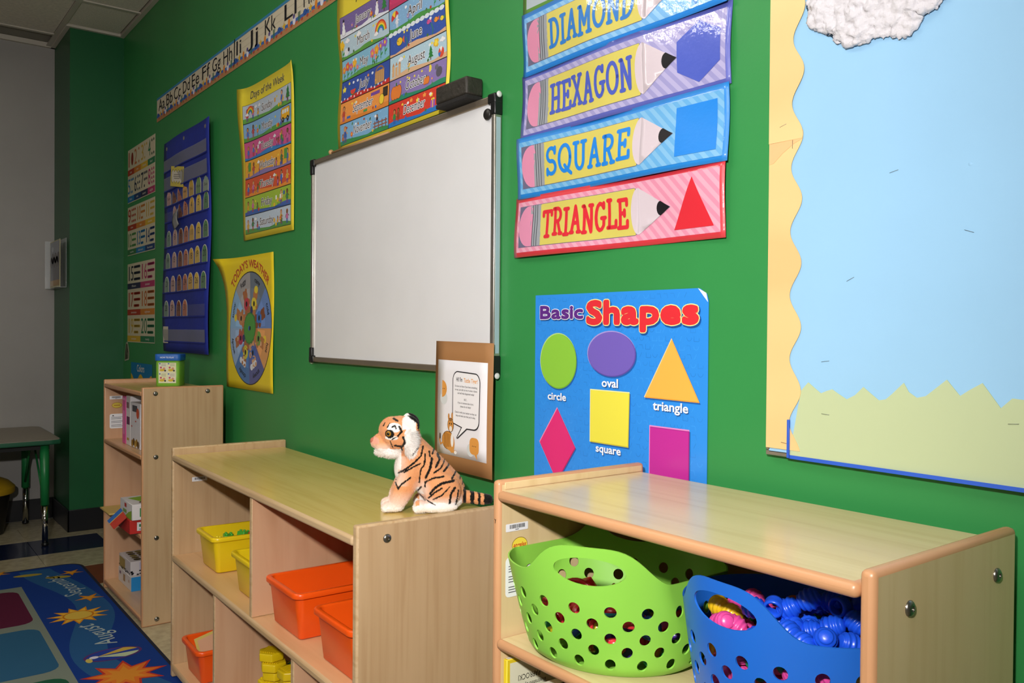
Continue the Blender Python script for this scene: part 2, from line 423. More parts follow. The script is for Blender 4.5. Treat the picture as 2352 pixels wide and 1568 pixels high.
# ceiling: lay-in panels on T-bars
CT = plain('ceiling_tile', 'D8CFC0', 0.95, bs=0.5, bscale=90, vary=0.1, vs=60)
TB = plain('ceiling_grid_metal', 'C0B8AA', 0.5)
ceil = struct(obj('ceiling', box(XL-0.15, XR+0.15, YB-0.15, 0.15, ZC+0.02, ZC+0.12), plain('ceiling_deck', '8C877C', 0.9)))
struct(obj('trim_ceiling_back', box(-4.912, XR, -0.022, 0, ZC-0.008, ZC+0.018, 0.001), TB))
struct(obj('trim_ceiling_left', box(XL, XL+0.022, YB, -0.262, ZC-0.008, ZC+0.018, 0.001), TB))
struct(obj('trim_ceiling_column', box(XL, -4.89, -0.284, -0.262, ZC-0.008, ZC+0.018, 0.001), TB))
struct(obj('trim_ceiling_column_side', box(-4.912, -4.89, -0.262, -0.022, ZC-0.008, ZC+0.018, 0.001), TB))
gx = [-4.495+0.61*k for k in range(-1, 11)]; gy = [-0.295-0.61*k for k in range(0, 9)]
pm = bpy.data.meshes.new('ceiling_panel_mesh'); b_ = box(-0.293, 0.293, -0.293, 0.293, 0.0, 0.015, 0.002, 1); b_.to_mesh(pm); b_.free(); pm.materials.append(CT)
em_m, em_nt, em_b = nmat('fluorescent_diffuser')
em_b.inputs['Base Color'].default_value = (0.9, 0.9, 0.88, 1); em_b.inputs['Emission Color'].default_value = (1.0, 0.95, 0.87, 1); em_b.inputs['Emission Strength'].default_value = LAMP
lamp_cells = {(4, 1), (4, 2), (6, 1), (6, 2), (8, 2), (8, 3), (6, 5), (6, 6)}
for i, x in enumerate(gx[:-1]):
    for j, y in enumerate(gy[:-1]):
        if (i, j) in lamp_cells: continue
        if x+0.3 < XL+0.29: continue
        obj('ceiling_panel', pm, None, ceil, (x+0.305, y-0.305, ZC+0.003))
for i, x in enumerate(gx[1:]):   # cut row along the green wall
    o = obj('ceiling_panel', pm, None, ceil, (x+0.305-0.61, -0.295/2-0.011, ZC+0.003)); o.scale = (1 if i else 0.66, 0.44, 1)
    if i == 0: o.location.x = -4.69
for x in gx: obj('grid_bar', box(x-0.012, x+0.012, YB, -0.022 if x > -4.9 else -0.285, ZC-0.004, ZC+0.003), TB, ceil)
for y in gy: obj('grid_bar', box(XL+0.022, XR, y-0.012, y+0.012, ZC-0.0038, ZC+0.0032), TB, ceil)
for (i, j) in sorted(lamp_cells):
    if (i, j-1) in lamp_cells: continue
    cx, cy = gx[i]+0.305, gy[j+1]
    t = thing('ceiling_light', 'recessed ceiling light with two fluorescent tubes and metal frame', 'light', (cx, cy, ZC), 0, 'ceiling lights over the room')
    fr = bmesh.new()
    for a in ((-0.29, 0.29, -0.6, -0.575), (-0.29, 0.29, 0.575, 0.6), (-0.29, -0.265, -0.575, 0.575), (0.265, 0.29, -0.575, 0.575)): bm_box(fr, *a, -0.001, 0.012)
    obj('frame', fr, TB, t); obj('reflector', box(-0.264, 0.264, -0.574, 0.574, 0.012, 0.016), plain('white_enamel', 'E0DED8', 0.4), t)
    for sx in (-0.13, 0.13): obj('tube_lens', box(sx-0.035, sx+0.035, -0.55, 0.55, 0.002, 0.0115, 0.004), em_m, t)
# ================================================================== ON THE GREEN WALL
G1 = 'posters and cards on the green wall'
# ---- little printed pictures used on the calendar posters
def pic_person(p, x, y, s, shirt, skin='C98A5C', hair='4A2C18', trousers='3858A8', l=2):
    p.rect(x-.13*s, y, .1*s, .34*s, trousers, l); p.rect(x+.03*s, y, .1*s, .34*s, trousers, l)
    p.poly([(x-.2*s, y+.3*s), (x+.2*s, y+.3*s), (x+.15*s, y+.66*s), (x-.15*s, y+.66*s)], shirt, l)
    p.line([(x-.16*s, y+.6*s), (x-.3*s, y+.42*s)], .07*s, skin, l); p.line([(x+.16*s, y+.6*s), (x+.32*s, y+.5*s)], .07*s, skin, l)
    p.ell(x, y+.82*s, .17*s, .18*s, hair, l, 12); p.ell(x, y+.79*s, .13*s, .14*s, skin, l+1, 12)
def pic_flower(p, x, y, s, c, mid='F2C230', l=2):
    p.line([(x, y), (x, y+.6*s)], .06*s, '2F8A35', l, False); p.ell(x+.13*s, y+.25*s, .14*s, .06*s, '3F9C45', l, 8, .6)
    for k in range(5): p.ell(x+.17*s*math.cos(k*1.257), y+.72*s+.17*s*math.sin(k*1.257), .13*s, .13*s, c, l, 8)
    p.ell(x, y+.72*s, .11*s, .11*s, mid, l+1, 8)
def pic_cloud(p, x, y, s, c='F4F4F6', l=2):
    for a, b, r in ((-.3, 0, .2), (0, .1, .27), (.3, 0, .2), (0, -.05, .22)): p.ell(x+a*s, y+b*s, r*s, r*s*.8, '7C86A0', l, 12)
    for a, b, r in ((-.3, 0, .18), (0, .1, .25), (.3, 0, .18), (0, -.05, .2)): p.ell(x+a*s, y+b*s, r*s, r*s*.8, c, l+1, 12)
def pic_snowman(p, x, y, s, l=2):
    for dy, r in ((.25, .26), (.58, .19), (.84, .14)): p.ell(x, y+dy*s, r*s*1.1, r*s*1.08, '6A6486', l, 12); p.ell(x, y+dy*s, r*s, r*s, 'F2F2F6', l+1, 12)
    p.rect(x-.1*s, y+.94*s, .2*s, .2*s, '2A2630', l+2); p.ell(x+.06*s, y+.84*s, .08*s, .03*s, 'E07A28', l+2, 8)
def pic_tree(p, x, y, s, l=2):
    p.rect(x-.05*s, y, .1*s, .25*s, '6A4526', l)
    for k in range(3): p.poly([(x-(.34-.07*k)*s, y+(.18+.22*k)*s), (x+(.34-.07*k)*s, y+(.18+.22*k)*s), (x, y+(.55+.22*k)*s)], '2F8440', l+k % 2)
def pic_pumpkin(p, x, y, s, l=2):
    for a in (-.24, 0, .24): p.ell(x+a*s, y+.36*s, .26*s, .34*s, '8A3E12', l, 14); p.ell(x+a*s, y+.36*s, .235*s, .315*s, 'E58036', l+1, 14)
    p.rect(x-.05*s, y+.66*s, .1*s, .16*s, '3E7A34', l+2)
def pic_sun(p, x, y, s, l=2):
    p.star(x, y, .5*s, 'F0C02C', l, 9, .6); p.ell(x, y, .26*s, .26*s, 'F8DE52', l+1, 12)
def pic_fish(p, x, y, s, c='F2C832', c2='E06A3A', l=2):
    p.poly([(x+.3*s, y), (x+.6*s, y+.25*s), (x+.6*s, y-.25*s)], c2, l); p.ell(x, y, .4*s, .28*s, '3A2A50', l, 14); p.ell(x, y, .37*s, .25*s, c, l+1, 14); p.ell(x-.2*s, y+.06*s, .05*s, .05*s, '101018', l+2, 8)
def pic_rainbow(p, x, y, s, l=2):
    for k, c in enumerate(('D8402F', 'EE8A2A', 'F2D23A', '3FA04A', '3F6ED0')): p.line(arc(x, y, (.62-.09*k)*s, (.62-.09*k)*s, 0, 180, 10), .095*s, c, l, False)
    pic_cloud(p, x-.5*s, y, .5*s, l=l)
def pic_gift(p, x, y, s, c, r, l=2):
    p.rect(x-.3*s, y, .6*s, .55*s, c, l); p.rect(x-.05*s, y, .1*s, .55*s, r, l+1); p.ell(x-.12*s, y+.63*s, .13*s, .08*s, r, l, 8, .5); p.ell(x+.12*s, y+.63*s, .13*s, .08*s, r, l, 8, -.5)
def pic_bus(p, x, y, s, l=2):
    p.rrect(x-.5*s, y+.15*s, s, .55*s, .1*s, '5A4312', l); p.rrect(x-.48*s, y+.17*s, .96*s, .51*s, .09*s, 'F0B428', l+1)
    for k in range(3): p.rect(x+(-.36+.26*k)*s, y+.42*s, .2*s, .18*s, 'DDE8F0', l+2)
    for a in (-.28, .28): p.ell(x+a*s, y+.14*s, .13*s, .13*s, '22201E', l+2, 12); p.ell(x+a*s, y+.14*s, .05*s, .05*s, 'A8A8A8', l+3, 8)
def hill(p, x0, x1, y, h0, h1, c, l=1, n=8):
    p.poly([(x0, y)]+[(x0+(x1-x0)*i/n, y+h0+(h1-h0)*(.5+.5*math.sin(i*6.3/n+x0*30))) for i in range(n+1)][0:]+[(x1, y)], c, l)
def fleck(p, x, y, w, h, c, n, rng, l=2, r=.0016):
    for _ in range(n): p.ell(x+rng.random()*w, y+rng.random()*h, r, r, c, l, 5)

# ---- whiteboard
wb = thing('whiteboard', 'wall-mounted whiteboard with silver frame and black corner caps', 'whiteboard', (-2.47, 0, 0.969))
WW, WH = 0.962, 0.622
ALU = plain('brushed_aluminium', 'B7B2AA', 0.32, 0.85, vary=0.1, vs=30); ALU2 = plain('bronze_aluminium', '9A8D7C', 0.35, 0.7)
obj('writing_surface', box(0.012, WW-0.012, -0.014, -0.003, 0.012, WH-0.012, 0.0004, 1), plain('whiteboard_enamel', 'E4E4E6', 0.16, vary=0.02, spec=0.35, coat=0.1), wb)
def rail(a, b): obj('frame_rail', box(*a, 0.003, 2), ALU2 if b else ALU, wb)
rail((0, WW, -0.021, -0.001, 0, 0.016), True); rail((0, WW, -0.021, -0.001, WH-0.016, WH), True)
rail((0, 0.014, -0.021, -0.001, 0.012, WH-0.012), False); rail((WW-0.014, WW, -0.0215, -0.001, 0.012, WH-0.012), False)
obj('edge_channel', box(WW-0.001, WW+0.001, -0.017, -0.006, 0.05, WH-0.05), plain('pale_blue_strip', '9FB6C0', 0.3), wb)
BLK = plain('black_plastic', '121214', 0.35)
for x, z in ((0, 0), (WW, 0), (0, WH), (WW, WH)):
    bm = bmesh.new(); sx = -1 if x else 1; sz = -1 if z else 1
    bm_box(bm, min(x-.003*sx, x+.026*sx), max(x-.003*sx, x+.026*sx), -0.024, -0.0005, min(z-.003*sz, z+.02*sz), max(z-.003*sz, z+.02*sz), 0.004, 3)
    bm_box(bm, min(x-.0025*sx, x+.015*sx), max(x-.0025*sx, x+.015*sx), -0.0235, -0.001, min(z, z+.045*sz), max(z, z+.045*sz), 0.003, 2)
    obj('corner_cap', bm, BLK, wb)
    obj('screw_cover', lathe([(0.007, 0), (0.007, .002), (0.004, .004)], 14), plain('clear_white_plastic', 'DADADA', 0.2), wb, (x-.0025*sx, -0.012, z), (0, -PI/2*sx, 0), True)
tag(obj('board_magnet', lathe([(0.0, 0), (0.0115, 0), (0.0125, 0.002), (0.0125, 0.006), (0.011, 0.008), (0, 0.008)], 24, cap=False), plain('dark_magnet', '23201E', 0.4), None, (-1.5395, -0.0143, 1.552), (PI/2, 0, 0), True),
    'small round black magnet in the upper corner of the whiteboard', 'magnet')
t = thing('board_eraser', 'black felt eraser block resting on top of the whiteboard frame', 'eraser', (-1.706, -0.004, 1.5915))
obj('felt', box(0, 0.128, -0.046, 0, 0.0, 0.010, 0.002), plain('black_felt', '1B1918', 0.95, bs=0.8, bscale=300), t)
obj('foam_block', box(-0.0005, 0.1285, -0.0465, 0.0005, 0.010, 0.051, 0.005, 3), plain('dark_grey_foam', '2E2A24', 0.55, bs=0.9, bscale=130, vary=.25, vs=60), t)
t = thing('pointer_stick', 'thin wooden pointer stick with round knob on top of the whiteboard', 'pointer', (-2.352, -0.0085, 1.5985))
obj('rod', tube([(0.0, 0, 0), (0.35, 0, -0.0018)], 0.0038, 10), wood('dowel', 'C9A070', 'A87848'), t)
obj('knob', lathe([(0, -.0085), (.005, -.0068), (.008, -.003), (.0085, 0), (.008, .003), (.005, .0068), (0, .0085)], 16, cap=False), wood('dowel', 'C9A070', 'A87848'), t, (0.0, 0, 0.0018), None, True)

# ---- months poster
def months():
    W_, H_ = 0.592, 0.685
    t = thing('months_poster', 'yellow bordered poster listing the twelve months in cartoon strips', 'poster', (-2.308, -0.0015, 1.597))
    d = lambda u, v: 0.004+0.0045*math.sin(v*21+u*3)*(0.35+0.65*abs(u/W_-0.45)*1.6)+0.006*math.exp(-u/0.05)*max(0, v-.25)/.2
    g = ((0, W_, 14), (0, H_, 20))
    sheet('sheet', W_, H_, 0.0006, POSTER, 'E8D33C', t, d, 14, 20)
    p = Print(); q = Print(); rg = random.Random(3)
    x0, xm, x1, zb, rh = 0.016, 0.302, 0.578, 0.010, 0.0624
    names = ['November', 'September', 'July', 'May', 'March', 'January']
    nm2 = ['December', 'October', 'August', 'June', 'April', 'February']
    bg = ['7FB2DA', 'EF9A4A', '3553A6', '86BCD8', 'B9D0DE', '77659E']
    bg2 = ['D8402F', '8C7AB6', 'B6D4E4', '3B5AAE', '86B4DC', 'CE3A6E']
    gr = ['3E8E50', 'E08838', 'C8332E', '5FA04C', '5E9E48', 'E6E8F2']
    gr2 = ['2C79C4', '2E8A66', 'DDB58E', 'E0B48C', '4E9A48', 'C23A68']
    for i in range(6):
        z = zb+rh*i
        for xs, xe, B, Gd, nm in ((x0, xm, bg[i], gr[i], names[i]), (xm, x1, bg2[i], gr2[i], nm2[i])):
            p.rect(xs, z, xe-xs, rh, '1A1820', 1); p.rect(xs+.0016, z+.0012, xe-xs-.0032, rh-.0024, B, 2)
            p.poly([(xs+.0016, z+.0012), (xe-.0016, z+.0012)]+[(xe-.0016-(xe-xs-.0032)*k/10, z+.010+.005*math.sin(k*.9+i)) for k in range(11)], Gd, 3)
            fleck(p, xs+.004, z+.018, xe-xs-.01, rh-.024, tuple(min(1, c*1.5+.05) for c in col(B)), 60, rg, 3, .0011)
            wd = .0195*len(nm)*.55+.02
            q.text(nm, (xs+xe)/2-.004, z+.022, .024, '17171C', 5, w=wd, halo='F3F1F4', hoff=.07, shear=.12)
    L = lambda i: zb+rh*i
    for i in range(6):
        for xs in (x0, xm):
            for x in (.075, .09, .10, .19, .20, .212):
                k = rg.randrange(5); X = xs+x+rg.uniform(-.004, .004); z = L(i)
                if k == 0: pic_flower(p, X, z+.005, .026, rg.choice(['E070A0', 'F0C040', 'E86A3A', '9A6AC0']), l=4)
                elif k == 1: p.star(X, z+.05, .005, 'F6E24C', 4)
                elif k == 2: p.ell(X, z+.012, .005, .004, rg.choice(['B84A34', '4E7A44', 'F0C030', '3F6AC0']), 4, 8)
                elif k == 3: p.ell(X, z+.048, .006, .004, 'EDEFF4', 4, 8)
    pic_person(p, .05, L(0)+.006, .048, '3F5DA8', 'D29A66', 'B8743C', '6A4A88', 4); pic_person(p, .035, L(0)+.005, .028, 'B8642E', l=4)
    for k in range(5): p.ell(.06+.035*k, L(0)+.047+.006*(k % 2), .005, .0035, ('B84A34', '4E7A44', 'C07A30')[k % 3], 4, 8, k)
    for a in (.225, .245, .265, .285): p.rect(a, L(0)+.010, .004, .024, '8A4A30', 4)
    p.rect(.218, L(0)+.018, .078, .003, '9A5A3C', 5); p.rect(.218, L(0)+.027, .078, .003, '9A5A3C', 5); pic_person(p, .24, L(0)+.028, .024, '22242A', l=5)
    pic_person(p, .04, L(1)+.006, .045, 'C24A36', trousers='7A4AA0', l=4); p.ell(.262, L(1)+.026, .014, .015, '7A5A12', 4, 16); p.ell(.262, L(1)+.026, .0125, .0135, 'F2D23C', 5, 16); p.rect(.268, L(1)+.030, .026, .026, '2B2420', 4); p.rect(.271, L(1)+.033, .02, .02, '3C342E', 5); p.rect(.2, L(1)+.046, .05, .009, '7A4AA0', 4)
    for k in range(3): p.rect(.06+.05*k, L(1)+.01+.012*(k % 2), .022, .007, ('3F6AB8', 'C23A34', '4F9A58')[k], 4)
    p.star(.035, L(2)+.038, .012, 'F6E24C', 4); p.star(.065, L(2)+.05, .006, 'F6E24C', 4); p.star(.18, L(2)+.048, .006, 'F29A4A', 4); p.poly(arc(.09, L(2)+.028, .018, .016, 180, 360, 10), '2F8A3C', 4); p.poly(arc(.09, L(2)+.028, .0155, .0135, 180, 360, 10), 'E0443C', 5)
    p.rect(.22, L(2)+.012, .052, .034, 'C99A64', 4); p.line(arc(.246, L(2)+.044, .022, .012, 0, 180, 8), .004, 'A5763F', 4)
    for k in range(5): p.line([(.222+.01*k, L(2)+.012), (.222+.01*k, L(2)+.046)], .001, '8A5F34', 5, False)
    for k in range(14): p.ell(.02+.02*k, L(2)+.006+.004*(k % 2), .0035, .0035, 'F4ECEC', 5, 8)
    for k, c in enumerate(('EE8C4C', 'E05A4C', 'C95AA0', 'F2B03A')): pic_flower(p, .03+.022*k, L(3)+.006, .038+.008*(k % 2), c, l=4)
    for k, c in enumerate(('E2708E', 'F0A030', '9A68B8', '9C5ABA')): pic_flower(p, .205+.024*k, L(3)+.006+.004*k, .046, c, l=4)
    p.ell(.05, L(4)+.02, .014, .010, 'E6E6EA', 4, 12); p.ell(.064, L(4)+.024, .006, .006, '3A3A40', 5, 10); pic_flower(p, .025, L(4)+.006, .05, 'F0C034', l=4); pic_cloud(p, .06, L(4)+.048, .03, l=4); pic_cloud(p, .13, L(4)+.05, .03, l=4); pic_rainbow(p, .255, L(4)+.022, .05, l=4)
    pic_snowman(p, .04, L(5)+.006, .04, 4); pic_snowman(p, .235, L(5)+.010, .04, 4); pic_tree(p, .275, L(5)+.010, .045, 4)
    for k in range(5): p.star(.42+.032*k, L(0)+.052-.006*(k % 2), .008, ('F2A04A', 'F6DE4E')[k % 2], 4)
    pic_person(p, .335, L(0)+.006, .04, '3E8A4A', 'C77F48', l=4); pic_person(p, .355, L(0)+.010, .036, '8A4A30', 'A5683A', trousers='8A4A30', l=4)
    pic_gift(p, .525, L(0)+.012, .034, 'A05AB4', 'F2D24A', 4); pic_gift(p, .558, L(0)+.012, .042, '4F7AC4', 'F2D24A', 4)
    pic_pumpkin(p, .34, L(1)+.006, .056, 4); pic_pumpkin(p, .488, L(1)+.014, .030, 4)
    p.ell(.545, L(1)+.034, .014, .013, '5C5866', 4, 14); p.ell(.533, L(1)+.048, .008, .007, '6E6A78', 5, 10); p.poly(arc(.50, L(1)+.052, .010, .010, -70, 70, 8)+arc(.497, L(1)+.052, .006, .009, 70, -70, 8), 'F6E04C', 4)
    for k in range(4): p.star(.36+.035*k, L(1)+.05+.004*(k % 2), .0045, 'F6E04C', 4)
    for k in range(3): p.rect(.315+.016*k, L(2)+.008, .012, .03-.006*(k % 2), 'DDB080', 4); p.poly([(.315+.016*k, L(2)+.036), (.327+.016*k, L(2)+.036), (.321+.016*k, L(2)+.046)], 'C98E5E', 4)
    pic_sun(p, .53, L(2)+.046, .026, 4); pic_cloud(p, .56, L(2)+.046, .026, l=4); pic_cloud(p, .36, L(2)+.046, .026, l=4); p.ell(.552, L(2)+.018, .013, .013, 'E05038', 4, 14); p.poly([(.552, L(2)+.018)]+arc(.552, L(2)+.018, .013, .013, 60, 120, 5), 'F4F0EA', 5); p.poly([(.552, L(2)+.018)]+arc(.552, L(2)+.018, .013, .013, 180, 240, 5), '3F74C2', 5); pic_tree(p, .505, L(2)+.010, .036, 4)
    pic_fish(p, .355, L(3)+.032, .04, l=4); pic_fish(p, .50, L(3)+.042, .022, 'D85A9A', 'D85A9A', 4); pic_fish(p, .535, L(3)+.038, .024, 'F09A3A', l=4); pic_fish(p, .562, L(3)+.034, .022, 'F2D83E', '4E9A48', 4)
    for k in range(12): p.ell(.31+.023*k, L(3)+.059, .012, .006, 'E2EAF2', 4, 10)
    for a in (.39, .515): p.line([(a, L(3)+.008), (a+.004, L(3)+.02), (a-.002, L(3)+.034)], .003, '3E8C58', 4)
    p.poly(arc(.335, L(4)+.036, .020, .018, 20, 200, 10), 'D8403A', 4); p.poly([(.335, L(4)+.036)]+arc(.335, L(4)+.036, .020, .018, 80, 140, 6), 'F2D23E', 5); pic_person(p, .345, L(4)+.008, .034, 'E6E6EE', 'E6E6EE', 'E6E6EE', 'E6E6EE', 4); pic_tree(p, .555, L(4)+.014, .045, 4); pic_flower(p, .53, L(4)+.01, .034, 'E8A0B0', l=4)
    for k in range(6): p.ell(.32+.045*k, L(5)+.034, .009, .009, ('5A8AD8', 'E86A9A')[k % 2], 4, 10)
    q.text('Months of the Year', .29, .405, .034, '17171C', 4, w=.36, shear=.12)
    p.build('picture_strips', POSTER, t, d, g, 0.0006); q.build('lettering', POSTER, t, d, g, 0.0006)
months()

# ---- days poster
def days():
    W_, H_ = 0.455, 0.552
    t = thing('days_poster', 'yellow bordered poster listing the seven days of the week', 'poster', (-3.09, -0.0015, 1.394))
    d = lambda u, v: 0.003+0.028*math.exp(-((u)/0.035))*max(0, (v-.10))/.45+0.003*math.sin(v*17)*math.exp(-u/.12)+0.012*math.exp(-((W_-u)/.03+(H_-v)/.06))
    g = ((0, W_, 20), (0, H_, 14))
    sheet('sheet', W_, H_, 0.0006, POSTER, 'E8D43A', t, d, 20, 14)
    p, q = Print(), Print(); rg = random.Random(5)
    nm = ['Saturday', 'Friday', 'Thursday', 'Wednesday', 'Tuesday', 'Monday', 'Sunday']
    bg = ['C3D2E2', 'A5C43E', 'DC5A34', 'F0AE3A', 'D45A92', '86B2DC', 'BCC8D6']
    gd = ['5C9A48', '4468B4', 'EE9436', '8F7CB4', '3A86CC', '5FA04C', '64A84C']
    x0, x1, zb, rh = .022, .432, .020, .0668
    for i in range(7):
        z = zb+rh*i
        p.rect(x0, z, x1-x0, rh, '1C1A20', 1); p.rect(x0+.0018, z+.0014, x1-x0-.0036, rh-.0028, bg[i], 2)
        p.poly([(x0+.0018, z+.0014), (x1-.0018, z+.0014)]+[(x1-.0018-(x1-x0-.0036)*k/12, z+.012+.006*math.sin(k*.7+i)) for k in range(13)], gd[i], 3)
        fleck(p, x0+.006, z+.02, x1-x0-.012, rh-.028, tuple(min(1, c*1.4+.04) for c in col(bg[i])), 70, rg, 3, .001)
        q.text(nm[i], .225, z+.022, .026, '16161A', 5, w=.0145*len(nm[i])+.012, halo='F2EFF2', hoff=.07, shear=.12)
        for k in range(2):
            pic_person(p, x0+.03+.045*k, z+.006+.004*k, .046, rg.choice(['E0B030', 'C84A4A', '3F8A50', '4F70C0', 'D070A8', 'E07830']), rg.choice(['C98A5C', 'E0AC80', '8A5A38']), rg.choice(['3A2414', 'A5602A', '1E1814']), rg.choice(['3A58A8', '7A4A90', 'B84A3A']), 4)
            pic_person(p, x1-.03-.05*k, z+.008+.003*k, .048, rg.choice(['E0B030', 'C84A4A', '3F8A50', '4F70C0', 'D070A8', 'E07830']), rg.choice(['C98A5C', 'E0AC80', '8A5A38']), rg.choice(['3A2414', 'A5602A', '1E1814']), rg.choice(['3A58A8', '7A4A90', 'B84A3A']), 4)
    def extra(x, z, k):
        if k == 0: pic_flower(p, x, z+.006, .030, rg.choice(['E070A0', 'F0C040', 'E86A3A', '9A6AC0']), l=4)
        elif k == 1: pic_cloud(p, x, z+.048, .024, l=4)
        elif k == 2: p.ell(x, z+.014, .007, .007, rg.choice(['D8402F', '3F6AC0', 'F0C030']), 4, 10)
        elif k == 3: p.rect(x-.006, z+.03, .012, .014, rg.choice(['F2F2F2', '3F74C2', 'E0A040', '5CA04A']), 4)
        elif k == 4: p.star(x, z+.046, .006, 'F6DE4E', 4)
        elif k == 5: pic_person(p, x, z+.008, .032, rg.choice(['E0B030', 'C84A4A', '3F8A50', 'D070A8']), rg.choice(['C98A5C', '8A5A38']), '2A1C14', '3A58A8', 4)
    for i in range(7):
        for x in (.125, .14, .155, .295, .31, .325, .345, .36): extra(x+rg.uniform(-.004, .004), zb+rh*i, rg.randrange(6))
    L = lambda i: zb+rh*i
    pic_rainbow(p, .075, L(6)+.03, .045, 6); pic_bus(p, .385, L(5)+.012, .07, 6); pic_tree(p, .405, L(6)+.014, .05, 6)
    p.rect(.05, L(3)+.026, .022, .032, '5CA04A', 6); p.rect(.375, L(3)+.024, .026, .034, '5CA04A', 6); p.rect(.34, L(1)+.03, .014, .014, 'F2F2F2', 6); p.rect(.37, L(1)+.04, .012, .012, '3F6AC0', 6)
    q.text('Days of the Week', .225, .505, .026, '16161A', 4, w=.30, halo='D9CF8A', hoff=.05, shear=.12)
    p.build('picture_strips', POSTER, t, d, g, 0.0006); q.build('lettering', POSTER, t, d, g, 0.0006)
days()

# ---- weather wheel poster
def weather():
    W_, H_ = 0.462, 0.488
    t = thing('weather_poster', "yellow poster with a round weather wheel of bears reading TODAY'S WEATHER", 'poster', (-3.268, -0.0015, 0.847))
    d = lambda u, v: 0.002+0.055*math.exp(-(u/.07+(H_-v)/.07))+0.002*math.sin(v*14)
    g = ((0, W_, 16), (0, H_, 16))
    sheet('sheet', W_, H_, 0.0006, POSTER, 'F0D426', t, d, 16, 16)
    p, q = Print(), Print(); cx, cy, rx, ry = .242, .225, .203, .203
    p.ell(cx, cy, rx+.004, ry+.004, '26242A', 1, 48)
    secs = [(90, 45, '6E7A88', 'rainy', 'E8D23A', 'C07A44'), (45, 0, '6C8CC8', 'cold', '3F78C8', '8A4A24'), (0, -45, 'E0A060', 'hot', '6FA848', 'C07A44'), (-45, -90, '5A5E9C', 'snowy', '4468B4', 'D8A070'),
            (-90, -135, '4E78B8', 'cloudy', 'D8D040', 'B06A3A'), (-135, -180, '9AB6DC', 'windy', 'B83A58', 'B06A3A'), (180, 135, '8FB8E0', 'sunny', 'C98A5A', 'C07A44'), (135, 90, 'A8A4A4', 'foggy', 'C83A4A', 'B06A3A')]
    for a, b, c, nm, sh, fur in secs:
        p.poly([(cx, cy)]+arc(cx, cy, rx, ry, a, b, 10), c, 2)
        p.poly([(cx, cy)]+arc(cx, cy, rx*.72, ry*.72, a-3, b+3, 8), tuple(min(1, x*1.25) for x in col(c)), 3)
        m = R((a+b)/2); ux, uy = math.cos(m), math.sin(m); tx, ty = uy, -ux
        P_ = lambda r_, s_: (cx+ux*r_+tx*s_, cy+uy*r_+ty*s_)
        for r_, s_, e, cc in ((.068, -.012, .014, '2A3A6A' if nm in ('rainy', 'windy') else fur), (.068, .014, .014, fur), (.095, 0, .026, sh), (.095, .024, .012, fur), (.128, 0, .021, fur), (.144, -.013, .008, fur), (.144, .013, .008, fur), (.124, .008, .009, 'E0B088')):
            x, y = P_(r_, s_); p.ell(x, y, e, e, cc, 4, 14)
        x, y = P_(.096, 0); p.ell(x, y, .008, .010, '16161A', 5, 12)
        if nm in ('sunny', 'hot'): x, y = P_(.15, -.02); p.ell(x, y, .014, .014, 'F4D63A', 4, 12)
        if nm in ('cloudy', 'snowy'):
            for k in range(3): x, y = P_(.14, -.03+.02*k+.02); p.ell(x, y, .014, .012, 'E8EAF2', 4, 10)
        if nm == 'rainy': x, y = P_(.15, 0); p.ell(x, y, .018, .014, 'EED63C', 5, 12)
        # word bent along the rim, reading outward
        mm = (a+b)/2
        def bend(u, v, mm=mm): th = R(mm) - (u)/(.178); rr = .172+v; return cx+rr*math.cos(th), cy+rr*math.sin(th)
        q.text(nm, 0, 0, .018, '16161A', 5, fn=bend, off=.012)
    p.ell(cx, cy, .060, .060, '3A7A38', 4, 28); p.ell(cx, cy, .053, .053, '4E9A40', 5, 28); p.ell(cx-.003, cy, .009, .009, '3A6AC8', 6, 12); p.ell(cx+.004, cy, .007, .008, '141416', 7, 12)
    def top(u, v): th = R(90)-u/.24; rr = .222+v; return cx+rr*math.cos(th), cy+rr*math.sin(th)
    q.text("TODAY'S WEATHER", 0, 0, .027, 'C0392B', 3, w=.40, off=.018, fn=top)
    p.build('weather_wheel', POSTER, t, d, g, 0.0006); q.build('lettering', POSTER, t, d, g, 0.0006)
weather()

